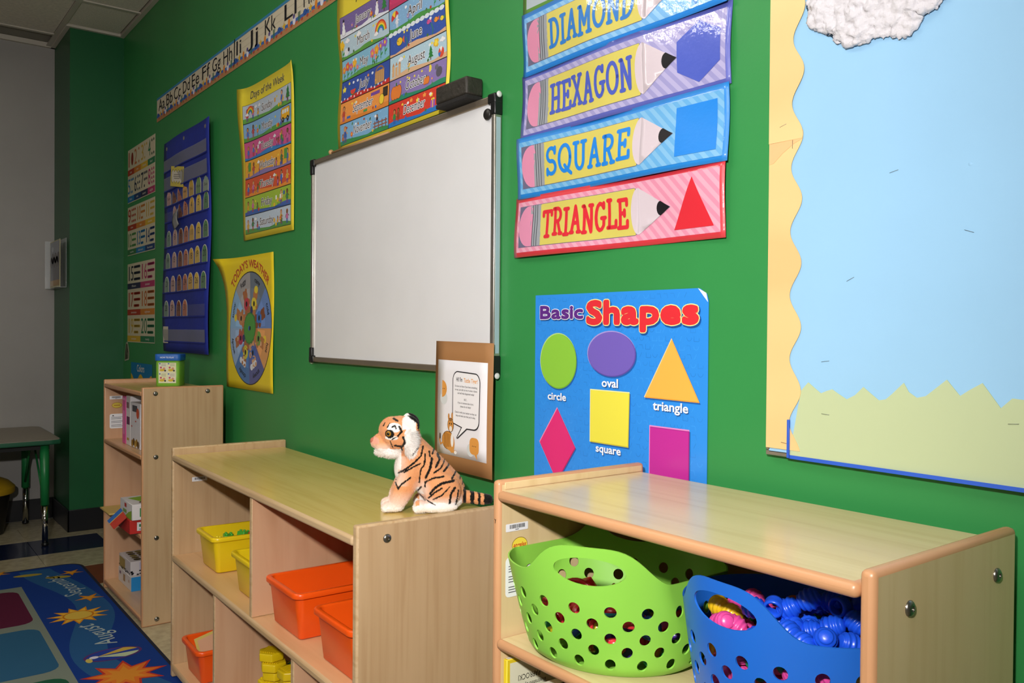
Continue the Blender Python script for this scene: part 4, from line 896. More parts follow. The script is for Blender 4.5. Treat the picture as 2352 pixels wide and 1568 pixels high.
# ---- bulletin board
def bulletin():
    X0, X1, Z0, Z1 = -.801, .75, .880, 2.02
    t = thing('bulletin_board', 'large bulletin board papered in sky blue with thin metal frame', 'bulletin board', (X0, 0, Z0))
    W_, H_ = X1-X0, Z1-Z0
    obj('backing_board', box(.002, W_-.002, -.012, -.001, .002, H_-.002), plain('cork', 'B08A5A', .9), t)
    fm = bmesh.new()
    for a in ((0, W_, 0, .008), (0, W_, H_-.008, H_), (0, .008, .008, H_-.008), (W_-.008, W_, .008, H_-.008)): bm_box(fm, a[0], a[1], -.0135, -.0005, a[2], a[3], .001, 1)
    obj('metal_frame', fm, ALU, t)
    m, nt, b = nmat('sky_blue_paper'); b.inputs['Roughness'].default_value = .55; b.inputs['Specular IOR Level'].default_value = .25
    n1 = N(nt, 'ShaderNodeTexNoise'); n1.inputs['Scale'].default_value = 3.5; n1.inputs['Detail'].default_value = 4; nt.links.new(coords(nt), n1.inputs['Vector'])
    c = col('96C4E6'); nt.links.new(ramp(nt, n1.outputs['Fac'], [(.3, tuple(x*.97 for x in c)), (.7, tuple(min(1, x*1.03) for x in c))]), b.inputs['Base Color']); bump(nt, b, n1.outputs['Fac'], .25, .02)
    obj('sky_paper', box(.006, W_-.006, -.0135, -.0122, .006, H_-.006), m, t)
    # torn-edge green paper along the bottom
    g = [(-.80, .99), (-.739, .983), (-.727, .996), (-.716, .988), (-.706, .981), (-.697, .985), (-.688, .988), (-.678, .982), (-.665, .975), (-.652, .982), (-.640, .994), (-.628, .985), (-.617, .977), (-.607, .979), (-.598, .987), (-.582, 1.003), (-.575, .991), (-.564, .984), (-.552, .987), (-.525, 1.010), (-.508, .990), (-.497, .998), (-.481, 1.008), (-.459, .978), (-.446, .991), (-.43, .990)]
    x = -.42; rg = random.Random(8)
    while x < X1-.03: g.append((x, .985+rg.uniform(-.012, .02))); x += .017
    g = [(a-X0, b2-Z0) for a, b2 in g]
    gp = sheet('grass_paper', 0, 0, .0012, PAPER, 'B9C69C', t, outline=[(.043, .003), (W_-.008, .003)]+[q for q in reversed(g) if .043 < q[0] < W_-.008]); gp.location = (0, -.0137, 0)
    # scalloped peach border strips, one lapped over the next
    def strip(z0, z1, ph, lift, name='border_strip'):
        pts = []; n = int((z1-z0)/.0045)
        for k in range(n+1):
            z = z0+(z1-z0)*k/n; zw = z+Z0
            pts.append((.0515+.0098*math.cos(2*PI*(zw-.982)/.0961)+.0012*math.sin(zw*9), z))
        o = sheet(name, 0, 0, .0008, BORD, 'F5CD8A', t, outline=[(.002, z0)]+pts+[(.002, z1)]); o.location = (0, -.0150-lift, 0); return o
    BORD = nmat('peach_border_card')[0]; nt = BORD.node_tree; b = nt.nodes['Principled BSDF']
    n2 = N(nt, 'ShaderNodeTexNoise'); n2.inputs['Scale'].default_value = 2.2; n2.inputs['Detail'].default_value = 1; nt.links.new(coords(nt, (.6, 1, 2.2)), n2.inputs['Vector'])
    nt.links.new(ramp(nt, n2.outputs['Fac'], [(.38, col('EFBC80')), (.62, col('F0CC90'))]), b.inputs['Base Color']); b.inputs['Roughness'].default_value = .5
    strip(.012, .492, 0, 0); strip(.480, H_-.004, 0, .0012)
    ln = sheet('peach_patch', 0, 0, .0004, PAPER, 'F3B983', t, outline=[(.0025, .448), (.010, .449), (.026, .462), (.046, .474), (.060, .479), (.060, .4805), (.0025, .4795)]); ln.location = (0, -.0160, 0)
    # royal blue border strip seen edge-on along the bottom, bowed away
    bm = bmesh.new(); n = 24; fr_, bk = [], []
    for k in range(n+1):
        u = .043+(W_-.05)*k/n; s = math.sin(min(1, k/n*1.6)*PI/2)
        fr_.append((u, -.0152-.010*s)); 
    rows_ = []
    for j, z in enumerate((-.001, .0035)):
        rows_.append([bm.verts.new((u, y, z+(.001 if j else 0))) for u, y in fr_])
    inner = [bm.verts.new((u, -.0150, .0035)) for u, y in fr_]
    for k in range(n):
        bm.faces.new((rows_[0][k], rows_[0][k+1], rows_[1][k+1], rows_[1][k])); bm.faces.new((rows_[1][k], rows_[1][k+1], inner[k+1], inner[k]))
    obj('blue_border_strip', bm, plain('royal_blue_card', '2E5CC8', .45), t)
    obj('blue_border_end', box(.0405, .0445, -.0185, -.0152, 0.0, .058, .0005, 1), plain('royal_blue_card', '2E5CC8', .45), t)
    STL = plain('staple_wire', '6A6E74', .35, .9)
    for x, z, a in ((-.774, 1.384, 15), (-.757, 1.353, 88), (-.662, 1.146, 26), (-.7, 1.028, 8), (-.698, .951, -4), (-.765, .902, -4), (-.60, 1.29, 12), (-.5, 1.2, -20), (-.444, .96, 5)):
        o = obj('staple', tube([(-.006, .002, 0), (-.006, -.0006, 0), (.006, -.0006, 0), (.006, .002, 0)], .00028, 6), STL, t, (x-X0, -.0166 if x < -.74 else (-.0153 if z < .97 else -.0139), z-Z0), (0, R(-a), 0))
    o = obj('paper_dent', lathe([(0, .0010), (.0015, .0008), (.003, 0)], 12, cap=False), m, t, (-.500-X0, -.0134, 1.285-Z0), (PI/2, 0, 0), True)
    # cotton cloud
    bm = bmesh.new(); rg = random.Random(21)
    lobes = [(-.700, 1.545, .036), (-.690, 1.522, .028), (-.668, 1.505, .030), (-.650, 1.500, .028), (-.660, 1.535, .040), (-.625, 1.505, .030), (-.600, 1.498, .028), (-.585, 1.490, .022), (-.62, 1.54, .042), (-.58, 1.525, .034), (-.555, 1.515, .026), (-.54, 1.53, .03), (-.515, 1.54, .032), (-.68, 1.58, .045), (-.62, 1.6, .055), (-.56, 1.58, .05), (-.5, 1.58, .045), (-.44, 1.56, .04), (-.4, 1.575, .04), (-.36, 1.6, .045), (-.45, 1.62, .055), (-.724, 1.556, .014), (-.727, 1.546, .010)]
    for x, z, r in lobes:
        bmesh.ops.create_icosphere(bm, subdivisions=2, radius=1, matrix=Matrix.Translation((x-X0, 0, z-Z0)) @ Matrix.Diagonal((r, r*.42, r, 1)))
    tmp = obj('cloud_src', bm, None); md = tmp.modifiers.new('r', 'REMESH'); md.mode = 'VOXEL'; md.voxel_size = .0024
    me = bpy.data.meshes.new_from_object(tmp.evaluated_get(bpy.context.evaluated_depsgraph_get())); bpy.data.objects.remove(tmp)
    NR = [v.normal.copy() for v in me.vertices]
    for v in me.vertices:
        n_ = NR[v.index]; s = noise.fractal(v.co*70, .8, 2.1, 6)*.0055+noise.noise(v.co*24)*.006; v.co += n_*s; v.co.y = min(v.co.y, -.0004)
        v.co.x += noise.noise(v.co*130)*.0022; v.co.z += noise.noise(v.co*130+Vector((7, 1, 3)))*.0022
    me.shade_smooth(); me.materials.append(plain('cotton_batting', 'D8D5DA', .95, vary=.03, bs=1.0, bscale=170, sss=.2))
    cl = obj('cotton_cloud', me, None, None, (X0, -.0168, Z0)); tag(cl, 'fluffy white cotton batting cloud glued on the sky blue bulletin board', 'cloud')
    fz = bmesh.new(); rg = random.Random(4)
    vs_ = [(v.co.copy(), v.normal.copy()) for v in me.vertices]
    for _ in range(4000):
        vc_, vn_ = rg.choice(vs_); L_ = rg.uniform(.002, .006); dr = (vn_*.6+Vector((rg.uniform(-.8, .8), -.2, rg.uniform(-.8, .8)))).normalized()
        s = dr.cross(Vector((0, 1, 0))).normalized()*.00016; a = vc_-dr*.001
        fz.faces.new([fz.verts.new(a-s), fz.verts.new(a+s), fz.verts.new(a+dr*L_)])
    f = obj('stray_fibres', fz, MATS['cotton_batting'], cl); f['kind'] = 'stuff'
bulletin()

# ================================================================== FURNITURE
MAPT = wood('maple_laminate_top', 'E0CA9C', 'CDB484', 'x', .27, .18); MAPS = wood('maple_laminate_side', 'DCC496', 'CBAE7C', 'z', .35); BAND = plain('tan_edge_band', 'C59268', .35, vary=.05)
PLYT = wood('birch_ply_top', 'DFC274', 'CBAA58', 'x', .24, .2); PLYS = wood('birch_ply_side', 'C8A880', 'B08C62', 'z', .45, fine=40); PLYI = wood('birch_ply_inside', 'D0A682', 'BC8C66', 'z', .45, fine=14); PLYE = wood('birch_ply_edge', 'CDB088', 'AC8656', 'x', .5, fine=60)
PLYF = wood('birch_ply_shelf', 'DAB284', 'C69A68', 'x', .32, .12)
SCR = plain('screw_steel', '8E8A82', .28, .95)
def slab_panel(x0, x1, y0, y1, z0, z1, bev, faces, ax=0):
    """panel whose two broad faces (normal along ax) carry laminate, edges carry band"""
    bm = box(x0, x1, y0, y1, z0, z1, bev, 3); bm.normal_update()
    for f in bm.faces: f.material_index = 0 if abs(f.normal[ax]) > .98 else 1
    return bm
def screw(parent, x, y, z):
    bm = lathe([(.0085, 0), (.0085, .0012), (.007, .003), (.004, .0042), (.003, .0042), (.003, .003), (0, .003)], 16, cap=False)
    return obj('screw', bm, SCR, parent, (x, y, z), (0, PI/2, 0), 40)
def sticker(parent, plane, x, y, z, w, h, kind='bar'):
    """paper sticker on a vertical panel facing +x, at inner face x"""
    p = Print(); p.rrect(0, 0, w, h, min(w, h)*.12, 'EAEAEC', 1); rg = random.Random(int(w*1e4))
    if kind == 'bar':
        a = w*.17
        while a < w*.84:
            b = rg.choice((.0006, .001, .0014)); p.rect(a, h*.35, b, h*.5, '2A2A2E', 2); a += b+rg.choice((.0006, .0009))
        p.rect(w*.42, h*.16, w*.16, h*.08, '3A3A3E', 2)
    elif kind == 'sheet':
        p.poly([(w*.14, h*.84), (w*.30, h*.84), (w*.22, h*.93)], '1C1C1E', 2)
        for k in range(11):
            if k in (3, 7): continue
            p.rect(w*.1, h*(.76-.065*k), w*(.55+.25*rg.random()), h*.022, '5A5A5E', 2)
    o = p.build('sticker', PAPER, parent, base=0, loc=(x, y, z), rot=(0, 0, PI/2)); return o

def shelf_right():
    X0, Y0 = -1.058, -.03; W_, D_, H_ = .626, .322, .838; th = .017
    t = thing('storage_shelf', 'maple laminate storage shelf with rounded tan edges holding two tubs', 'shelf', (X0, Y0, 0))
    for x in (0, W_-th):
        o = obj('side_panel', slab_panel(x, x+th, -D_, 0, 0, H_, .0068, None), [MAPS, BAND], t)
    for y, z in ((-.055, .79), (-.255, .79), (-.255, .565), (-.055, .565), (-.255, .07)): screw(t, W_, y, z)
    def board(name, ztop, m):
        bm = box(th-.001, W_-th+.001, -D_-.004, -.006, ztop-.017, ztop, .0075, 3); bm.normal_update()
        for f in bm.faces: f.material_index = 0 if abs(f.normal.z) > .98 else 1
        return obj(name, bm, [m, BAND], t)
    board('top', .8235, MAPT); board('shelf', .5955, MAPT); board('shelf', .33, MAPT); board('bottom_shelf', .075, MAPT)
    obj('back_panel', box(th, W_-th, -.0058, 0, .02, .806), wood('back_board', 'B98C58', 'A0743F', 'x', .6), t)
    # light maple cap strip on the inner face of the raised left end
    obj('end_strip', box(th-.0004, th+.0012, -D_+.012, -.008, .8236, .8345, .0005, 1), MAPS, t)
    xi = th+.0006
    sticker(t, 'x', xi, -.308, .757, .044, .0122)
    sticker(t, 'x', xi, -.308, .655, .058, .062, 'sheet')
    p = Print(); p.ell(.0155, .0125, .0155, .0125, '8A6A20', 1, 24); p.ell(.0155, .0125, .0146, .0116, 'F0D848', 2, 24); p.text('angeles', .0155, .0105, .0062, 'C4401E', 3, w=.026, off=.02, shear=.25)
    p.build('round_sticker', PAPER, t, base=0, loc=(xi, -.296, .7215), rot=(0, R(0), PI/2))
    mk = Print(); mk.line([(0, .006), (.002, .004), (.0012, 0)], .0011, '2A1A10', 1); mk.line([(.003, .006), (.002, .004)], .0009, '2A1A10', 1); mk.build('pen_mark', PAPER, t, base=0, loc=(.008, -D_-.0002, .772))
    return t
SHR = shelf_right()

def shelf_mid():
    X0, Y0 = -2.665, -.022; W_, D_, H_ = 1.272, .357, .708; th = .019
    t = thing('storage_shelf', 'long birch plywood cubby shelf with the plush tiger on top', 'shelf', (X0, Y0, .0095), R(-1.25))
    for x in (0, W_-th):
        o = obj('side_panel', slab_panel(x, x+th, -D_, 0, 0, H_-.0095, .0045, None), [PLYS, PLYE], t)
    for y, z in ((-.295, .668),): screw(t, W_, y, z)
    def board(name, z0, x0, x1, m, ztop):
        bm = box(x0, x1, -D_-.002, -.006, ztop-.019, ztop, .006, 3); bm.normal_update()
        for f in bm.faces: f.material_index = 0 if abs(f.normal.z) > .98 else 1
        return obj(name, bm, [m, PLYE], t)
    board('top', 0, th, W_-th, PLYT, .676); board('shelf', 0, th, W_-th, PLYF, .372); board('bottom_shelf', 0, th, W_-th, PLYF, .040)
    obj('back_panel', box(th, W_-th, -.0058, 0, .03, .655), PLYI, t)
    def divider(x, z0, z1):
        bm = slab_panel(x-.008, x+.008, -D_+.002, -.006, z0, z1, .002, None); obj('divider', bm, [PLYI, PLYE], t)
    divider(.700, .3722, .6568); divider(.418, .0402, .3528); divider(.960, .0402, .3528)
    sticker(t, 'x', th+.0008, -.300, .590, .046, .0135)
    return t
SHM = shelf_mid()

def shelf_left():
    X0, Y0 = -3.785, -.045; W_, D_, H_ = .603, .290, .858; th = .017
    t = thing('bookcase', 'narrow tall birch bookcase holding books and puzzle boxes', 'bookcase', (X0, Y0, 0))
    for x in (0, W_-th): obj('side_panel', slab_panel(x, x+th, -D_, 0, 0, H_, .005, None), [PLYS if x else PLYI, BAND], t)
    for y, z in ((-.245, .835), (-.06, .838), (-.243, .607), (-.240, .316), (-.238, .023)): screw(t, W_, y, z)
    for nm, z in (('top', .842), ('shelf', .614), ('shelf', .330), ('bottom_shelf', .036)):
        bm = box(th-.001, W_-th+.001, -D_-.001, -.006, z-.017, z, .005, 2); bm.normal_update()
        for f in bm.faces: f.material_index = 0 if abs(f.normal.z) > .98 else 1
        obj(nm, bm, [PLYT if nm == 'top' else PLYF, BAND], t)
    obj('back_panel', box(th, W_-th, -.0058, 0, .03, .824), PLYI, t)
    xi = th+.0006
    sticker(t, 'x', xi, -.27, .775, .05, .014); sticker(t, 'x', xi, -.27, .655, .06, .06, 'sheet')
    p = Print(); p.ell(.02, .012, .02, .012, 'B08A2A', 1, 20); p.ell(.02, .012, .018, .010, 'D8C04A', 2, 20); p.rect(.008, .0105, .024, .003, 'A86A2A', 3); p.build('round_sticker', PAPER, t, base=0, loc=(xi, -.262, .738), rot=(0, 0, PI/2))
    return t
SHL = shelf_left()
# ================================================================== RUG, TABLE, BIN
def rug():
    X0, X1, Y0, Y1 = -4.238, -.80, -2.55, -.337
    t = thing('classroom_rug', 'dark blue classroom calendar rug with month names and coloured squares', 'rug', (X0, Y0, 0), R(-.3))
    W_, D_ = X1-X0, Y1-Y0
    pile = plain('rug_edge_binding', '0C1026', .95, bs=.6, bscale=300)
    obj('pile', prism([(W_/2+a, D_/2+b) for a, b in rrect(W_, D_, .075, 6)], .0075, 'z'), pile, t)
    p = Print(); RP = CLOTHP
    U = lambda x: x-X0
    V = lambda y: y-Y0
    p.poly([(W_/2+a, D_/2+b) for a, b in rrect(W_-.022, D_-.022, .066, 6)], '1A3A82', 1)
    # lighter wave running along the border
    up_, lo_ = [], []
    for k in range(60):
        x = -4.2+3.3*k/59; c = -.485+.055*math.sin((x+3.9)*5.2)
        up_.append((U(x), V(c+.075+.012*math.sin(x*9)))); lo_.append((U(x), V(c-.045)))
    p.poly(up_+lo_[::-1], '2A5888', 2)
    # squares with pale grid lines
    p.rect(U(-3.965), V(-2.3), 2.9, V(-.605)-V(-2.3), '7C8478', 3)
    cs = ['581E36', '2F5C7C', '225840', '8C7026', '66305A', '34684C']
    for i in range(6):
        for j in range(4): p.rrect(U(-3.915+.522*i), V(-.622-.46-.52*j), .462, .455, .05, cs[(i+j*2) % 6], 4)
    def word(s, x, y, w, h, sl):
        def f(u, v): return (U(x)-u, V(y)-v+sl*u+.012*math.sin(u*14))
        p.text(s, 0, 0, h, 'A9B6B4', 5, w=w, al='l', fn=f)
    word('September', -3.715, -.425, .36, .062, -.06); word('August', -3.075, -.435, .25, .066, -.1); word('July', -2.45, -.43, .18, .066, -.1)
    for x, y, r, c, c2, n in ((-3.45, -.487, .105, 'D88A1E', 'E8B43C', 11), (-2.775, -.480, .125, 'B8342A', 'D8702A', 9)):
        p.star(U(x), V(y), r, c, 5, n, .55); p.star(U(x), V(y), r*.85, c2, 6, n, .55)
        if n == 11: p.ell(U(x), V(y), r*.5, r*.5, 'C9781E', 7); p.ell(U(x), V(y), r*.44, r*.44, 'DDB84A', 8)
        else: p.star(U(x), V(y), r*.6, 'D88A30', 7, n, .5)
    for x, y, r in ((-3.655, -.412, .055), (-4.075, -.402, .05), (-4.22, -.66, .05)):
        p.star(U(x), V(y), r, 'C2761C', 5, 5, .35, .4); p.star(U(x), V(y), r*.7, 'D8962E', 6, 5, .35, .4)
    p.ell(U(-4.03), V(-.46), .05, .02, 'A8943A', 5, 14, 1.2); p.ell(U(-4.13), V(-.56), .055, .02, 'A8943A', 5, 14, 1.4)
    p.ell(U(-2.975), V(-.470), .055, .088, '5A3468', 5, 26); p.ell(U(-2.975), V(-.470), .048, .080, '2A3F94', 6, 26)
    p.poly([(U(-2.975), V(-.52))]+[(U(-2.975)+a, V(-.470)+b) for a, b in arc(0, 0, .047, .079, 20, 75, 8)], 'B8C4A0', 7); p.poly([(U(-2.975), V(-.52))]+[(U(-2.975)+a, V(-.470)+b) for a, b in arc(0, 0, .047, .079, 105, 150, 8)], 'C8A84A', 7); p.ell(U(-2.975), V(-.527), .012, .014, 'D8D4E0', 8, 12); p.ell(U(-2.955), V(-.545), .02, .01, 'C8B45A', 7, 12)
    o = p.build('woven_design', RP, t, base=.0076, lay=.00012, flat='z')
rug()

def table():
    X0, X1, Y0, Y1, Z = -5.335, -4.63, -1.35, -.335, .498
    t = thing('activity_table', 'low grey topped activity table with green edge and chrome footed legs', 'table', ((X0+X1)/2, (Y0+Y1)/2, 0))
    W_, D_ = X1-X0, Y1-Y0
    ol = [(-W_/2, -D_/2), (W_/2+.06, -D_/2), (W_/2, D_/2-.05), (W_/2-.015, D_/2-.012), (W_/2-.06, D_/2), (-W_/2+.03, D_/2), (-W_/2, D_/2-.03)]
    b = prism(ol, .022, 'z', .006); o = obj('edge_band', b, plain('green_edge', '1F5A40', .45), t, (0, 0, Z))
    obj('table_top', prism([(a*.985, c*.985) for a, c in ol], .003, 'z', .001), plain('grey_laminate', '9E9486', .5, vary=.08, vs=60), t, (0, 0, Z+.0205))
    GP = plain('green_enamel', '1C7A40', .35); CH = plain('chrome', 'D0D0CC', .08, 1.0)
    for x, y in ((-4.668, -.411), (-5.262, -.415), (-4.62, -1.26), (-5.262, -1.26)):
        lx, ly = x-(X0+X1)/2, y-(Y0+Y1)/2
        dx, dy = (.022 if lx > 0 else -.01), 0
        L_ = obj('leg', tube([(lx-dx, ly, Z), (lx-dx*.4, ly, .20)], [.021, .0195], 16), GP, t)
        obj('chrome_foot', tube([(lx-dx*.4, ly, .215), (lx, ly, .018)], [.0145, .0135], 14), CH, L_)
        obj('glide', lathe([(.012, 0), (.016, .004), (.016, .012), (.013, .018)], 14), BLK, L_, (lx, ly, 0), None, True)
    for x0, x1, y in ((-.10, .235, D_/2-.075), (-.02, -.22, D_/2-.09)):
        obj('brace_rod', tube([(x0*.6, y, Z-.004), (x1, y, .24)], .005, 8), GP, t)
    obj('apron', box(-W_/2+.05, W_/2-.05, -D_/2+.08, D_/2-.055, Z-.026, Z-.001), plain('dark_underside', '2A2A28', .8), t)
table()
def trashcan():
    t = thing('waste_bin', 'black waste bin with yellow domed lid under the low table', 'bin', (-5.10, -.64, 0))
    obj('body', lathe([(.10, 0), (.105, .004), (.135, .215), (.138, .22)], 28), plain('black_bin_plastic', '0E0E10', .4), t, None, None, 40)
    obj('lid', lathe([(.152, .212), (.156, .218), (.156, .244), (.150, .25), (.125, .275), (.08, .295), (.03, .302), (0, .303)], 32, cap=False), plain('yellow_lid', 'C49A1E', .4), t, None, None, 35)
    obj('swing_flap', box(-.06, .06, -.05, .05, .290, .306, .004), plain('yellow_lid_dark', 'A8841A', .4), t)
trashcan()

# ================================================================== BINS AND BLOCKS IN THE LONG SHELF
def bin_mesh(w, d, h):
    r = .022; R_ = []
    def ring(s, z, rr=r): R_.append([(a, b, z) for a, b in rrect(w-2*s, d-2*s, max(.004, rr-s*.6), 6)])
    ring(.024, 0); ring(.021, .001); ring(.018, .004); ring(.0085, h-.014); ring(.0085, h-.012); ring(.0005, h-.012); ring(0, h-.010); ring(0, h-.003); ring(.0015, h-.0005); ring(.004, h)
    ring(.009, h); ring(.0115, h-.001); ring(.0125, h-.004); ring(.0205, .007); ring(.025, .0035)
    return loft(R_, (True, True))
binmesh = {}
def tote(x, y, z, w, d, h, c, name, label, rz=0):
    t = thing('storage_tote', label, 'bin', (x, y, z), rz, 'plastic totes in the plywood shelf')
    o = obj('shell', bin_mesh(w, d, h), plain(name, c, .3, vary=.03, coat=.1, sss=.05), t, None, None, 50)
    return t
ZB = .382
tote(-1.832, -.230, ZB, .196, .296, .108, 'F0560E', 'orange_plastic', 'empty orange plastic tote beside the shelf divider', R(-1.5))
tote(-1.553, -.237, ZB, .196, .296, .108, 'F0560E', 'orange_plastic', 'orange plastic tote with a lime card, by the shelf end panel', R(-1.5))
tote(-2.440, -.214, ZB, .172, .28, .104, 'EBCB16', 'yellow_plastic', 'yellow plastic tote of small blocks near the barcode sticker', R(-1.5))
tote(-2.124, -.222, ZB, .172, .28, .104, 'EBCB16', 'yellow_plastic', 'yellow plastic tote right against the upper divider', R(-1.5))
tote(-2.515, -.232, .0502, .176, .28, .098, 'F0560E', 'orange_plastic', 'orange plastic tote on the bottom shelf holding a clear box', R(-1.5))
# small things in the totes
rg = random.Random(12)
def snap_block(x, y, z, c, nm, rz, label):
    t = thing('snap_block', label, 'block', (x, y, z), 0, 'small blocks in the yellow tote', rot=(rg.uniform(-.3, .3), rg.uniform(-.3, .3), rz))
    obj('cube', box(-.014, .014, -.014, .014, 0, .02, .0015), plain(nm, c, .35), t)
    for a in (-.007, .007):
        for b in (-.007, .007): obj('stud', lathe([(.004, 0), (.004, .004), (.003, .005)], 10), plain(nm, c, .35), t, (a, b, .02))
for i, (dx, dy, c, nm) in enumerate(((-.03, -.06, '4FB43A', 'leaf_green_plastic'), (-.015, -.02, '4FB43A', 'leaf_green_plastic'), (.02, .0, 'C8401E', 'brick_red_plastic'), (.035, -.05, 'E8D21E', 'lemon_plastic'), (.02, .05, 'C8401E', 'brick_red_plastic'), (-.03, .04, 'E8A01E', 'amber_plastic'), (0, -.1, 'E8D21E', 'lemon_plastic'))):
    snap_block(-2.44+dx, -.214+dy, ZB+.064+.006*(i % 3), c, nm, rg.uniform(0, 3), '%s snap block lying in the yellow tote' % {'4FB43A': 'leaf green', 'C8401E': 'brick red', 'E8D21E': 'lemon yellow', 'E8A01E': 'amber'}[c])
fillm = plain('block_heap_shadow', '8A6A20', .6)
t = thing('lime_card', 'lime green card lying in the orange tote by the end panel', 'card', (-1.512, -.345, ZB+.072), rot=(R(4), R(-4), 0))
sheet('card', .036, .08, .001, PAPER, 'BFC95A', t).rotation_euler = (R(-90), 0, 0)
t = thing('clear_box', 'small clear plastic box standing in the lower orange tote', 'box', (-2.50, -.22, .070), rot=(R(8), R(12), .15))
CLR, nt, b = nmat('frosted_clear'); b.inputs['Base Color'].default_value = (.75, .68, .66, 1); b.inputs['Roughness'].default_value = .25; b.inputs['Alpha'].default_value = .55
obj('box_body', box(-.03, .03, -.07, .05, 0, .062, .004), CLR, t); obj('box_lid', box(-.032, .032, -.072, .052, .0625, .072, .004), CLR, t)
t = thing('flash_card', 'yellow edged card tucked beside the clear box in the orange tote', 'card', (-2.545, -.33, .085), rot=(0, R(-15), R(88)))
sheet('card', .16, .068, .001, PAPER, 'DCC56A', t); p = Print(); p.rect(.008, .008, .144, .052, 'E0B08A', 1); p.build('print', PAPER, t, base=.001)

def hexblock():
    bm = bmesh.new(); n = 6; R0 = .034; h = .021
    a = [bm.verts.new((R0*math.cos(PI/3*i), R0*math.sin(PI/3*i), 0)) for i in range(n)]; b = [bm.verts.new((R0*math.cos(PI/3*i), R0*math.sin(PI/3*i), h)) for i in range(n)]
    bm.faces.new(a[::-1]); bm.faces.new(b)
    for i in range(n): bm.faces.new((a[i], a[(i+1) % n], b[(i+1) % n], b[i]))
    bmesh.ops.bevel(bm, geom=bm.edges[:], offset=.0035, segments=3, profile=.5, affect='EDGES')
    for f in bm.faces: f.smooth = True
    return bm
hb = bpy.data.meshes.new('hex_block'); b_ = hexblock(); b_.to_mesh(hb); b_.free(); hb.set_sharp_from_angle(angle=R(50))
rb = bmesh.new()
for k in range(7): bm_box(rb, -.018+.006*k-.0012, -.018+.006*k+.0012, -.020, .020, 0, .0022)
rbm = bpy.data.meshes.new('bristles'); rb.to_mesh(rbm); rb.free()
YB_ = plain('yellow_block_plastic', 'DDBE10', .35, vary=.04); GB_ = plain('green_block_plastic', '1F7A44', .4)
for m in (hb, rbm): m.materials.append(YB_)
hg = hb.copy(); hg.materials.clear(); hg.materials.append(GB_)
rg = random.Random(9); stack = []
for k in range(9):   # front leaning column
    stack.append((-2.045+rg.uniform(-.008, .008), -.305+rg.uniform(-.006, .006), .0505+.0236*k, rg.uniform(0, 1), YB_))
for k in range(8): stack.append((-1.965+rg.uniform(-.006, .006), -.285+rg.uniform(-.006, .006), .0505+.0236*k, rg.uniform(0, 1), YB_))
for k in range(8): stack.append((-1.868+rg.uniform(-.005, .005), -.270, .0505+.0236*k, rg.uniform(0, 1), YB_))
for k in range(6): stack.append((-2.125, -.255+rg.uniform(-.005, .005), .0505+.0236*k, rg.uniform(0, 1), GB_))
pos = {0: 'at the bottom of its stack', 1: 'inside the stack'}
for x, y, z, a, m in stack:
    lab = 'dark green hexagonal block stacked beside the yellow blocks' if m is GB_ else 'yellow hexagonal bristle block stacked on the bottom shelf'
    t = thing('hexagon_block', lab, 'block', (x, y, z), a, 'hexagonal blocks stacked in the plywood shelf')
    obj('block_body', hg if m is GB_ else hb, None, t); o = obj('bristle_ridges', rbm, None, t, (0, 0, .0209))
    if m is GB_: o.scale = (1, 1, .5)

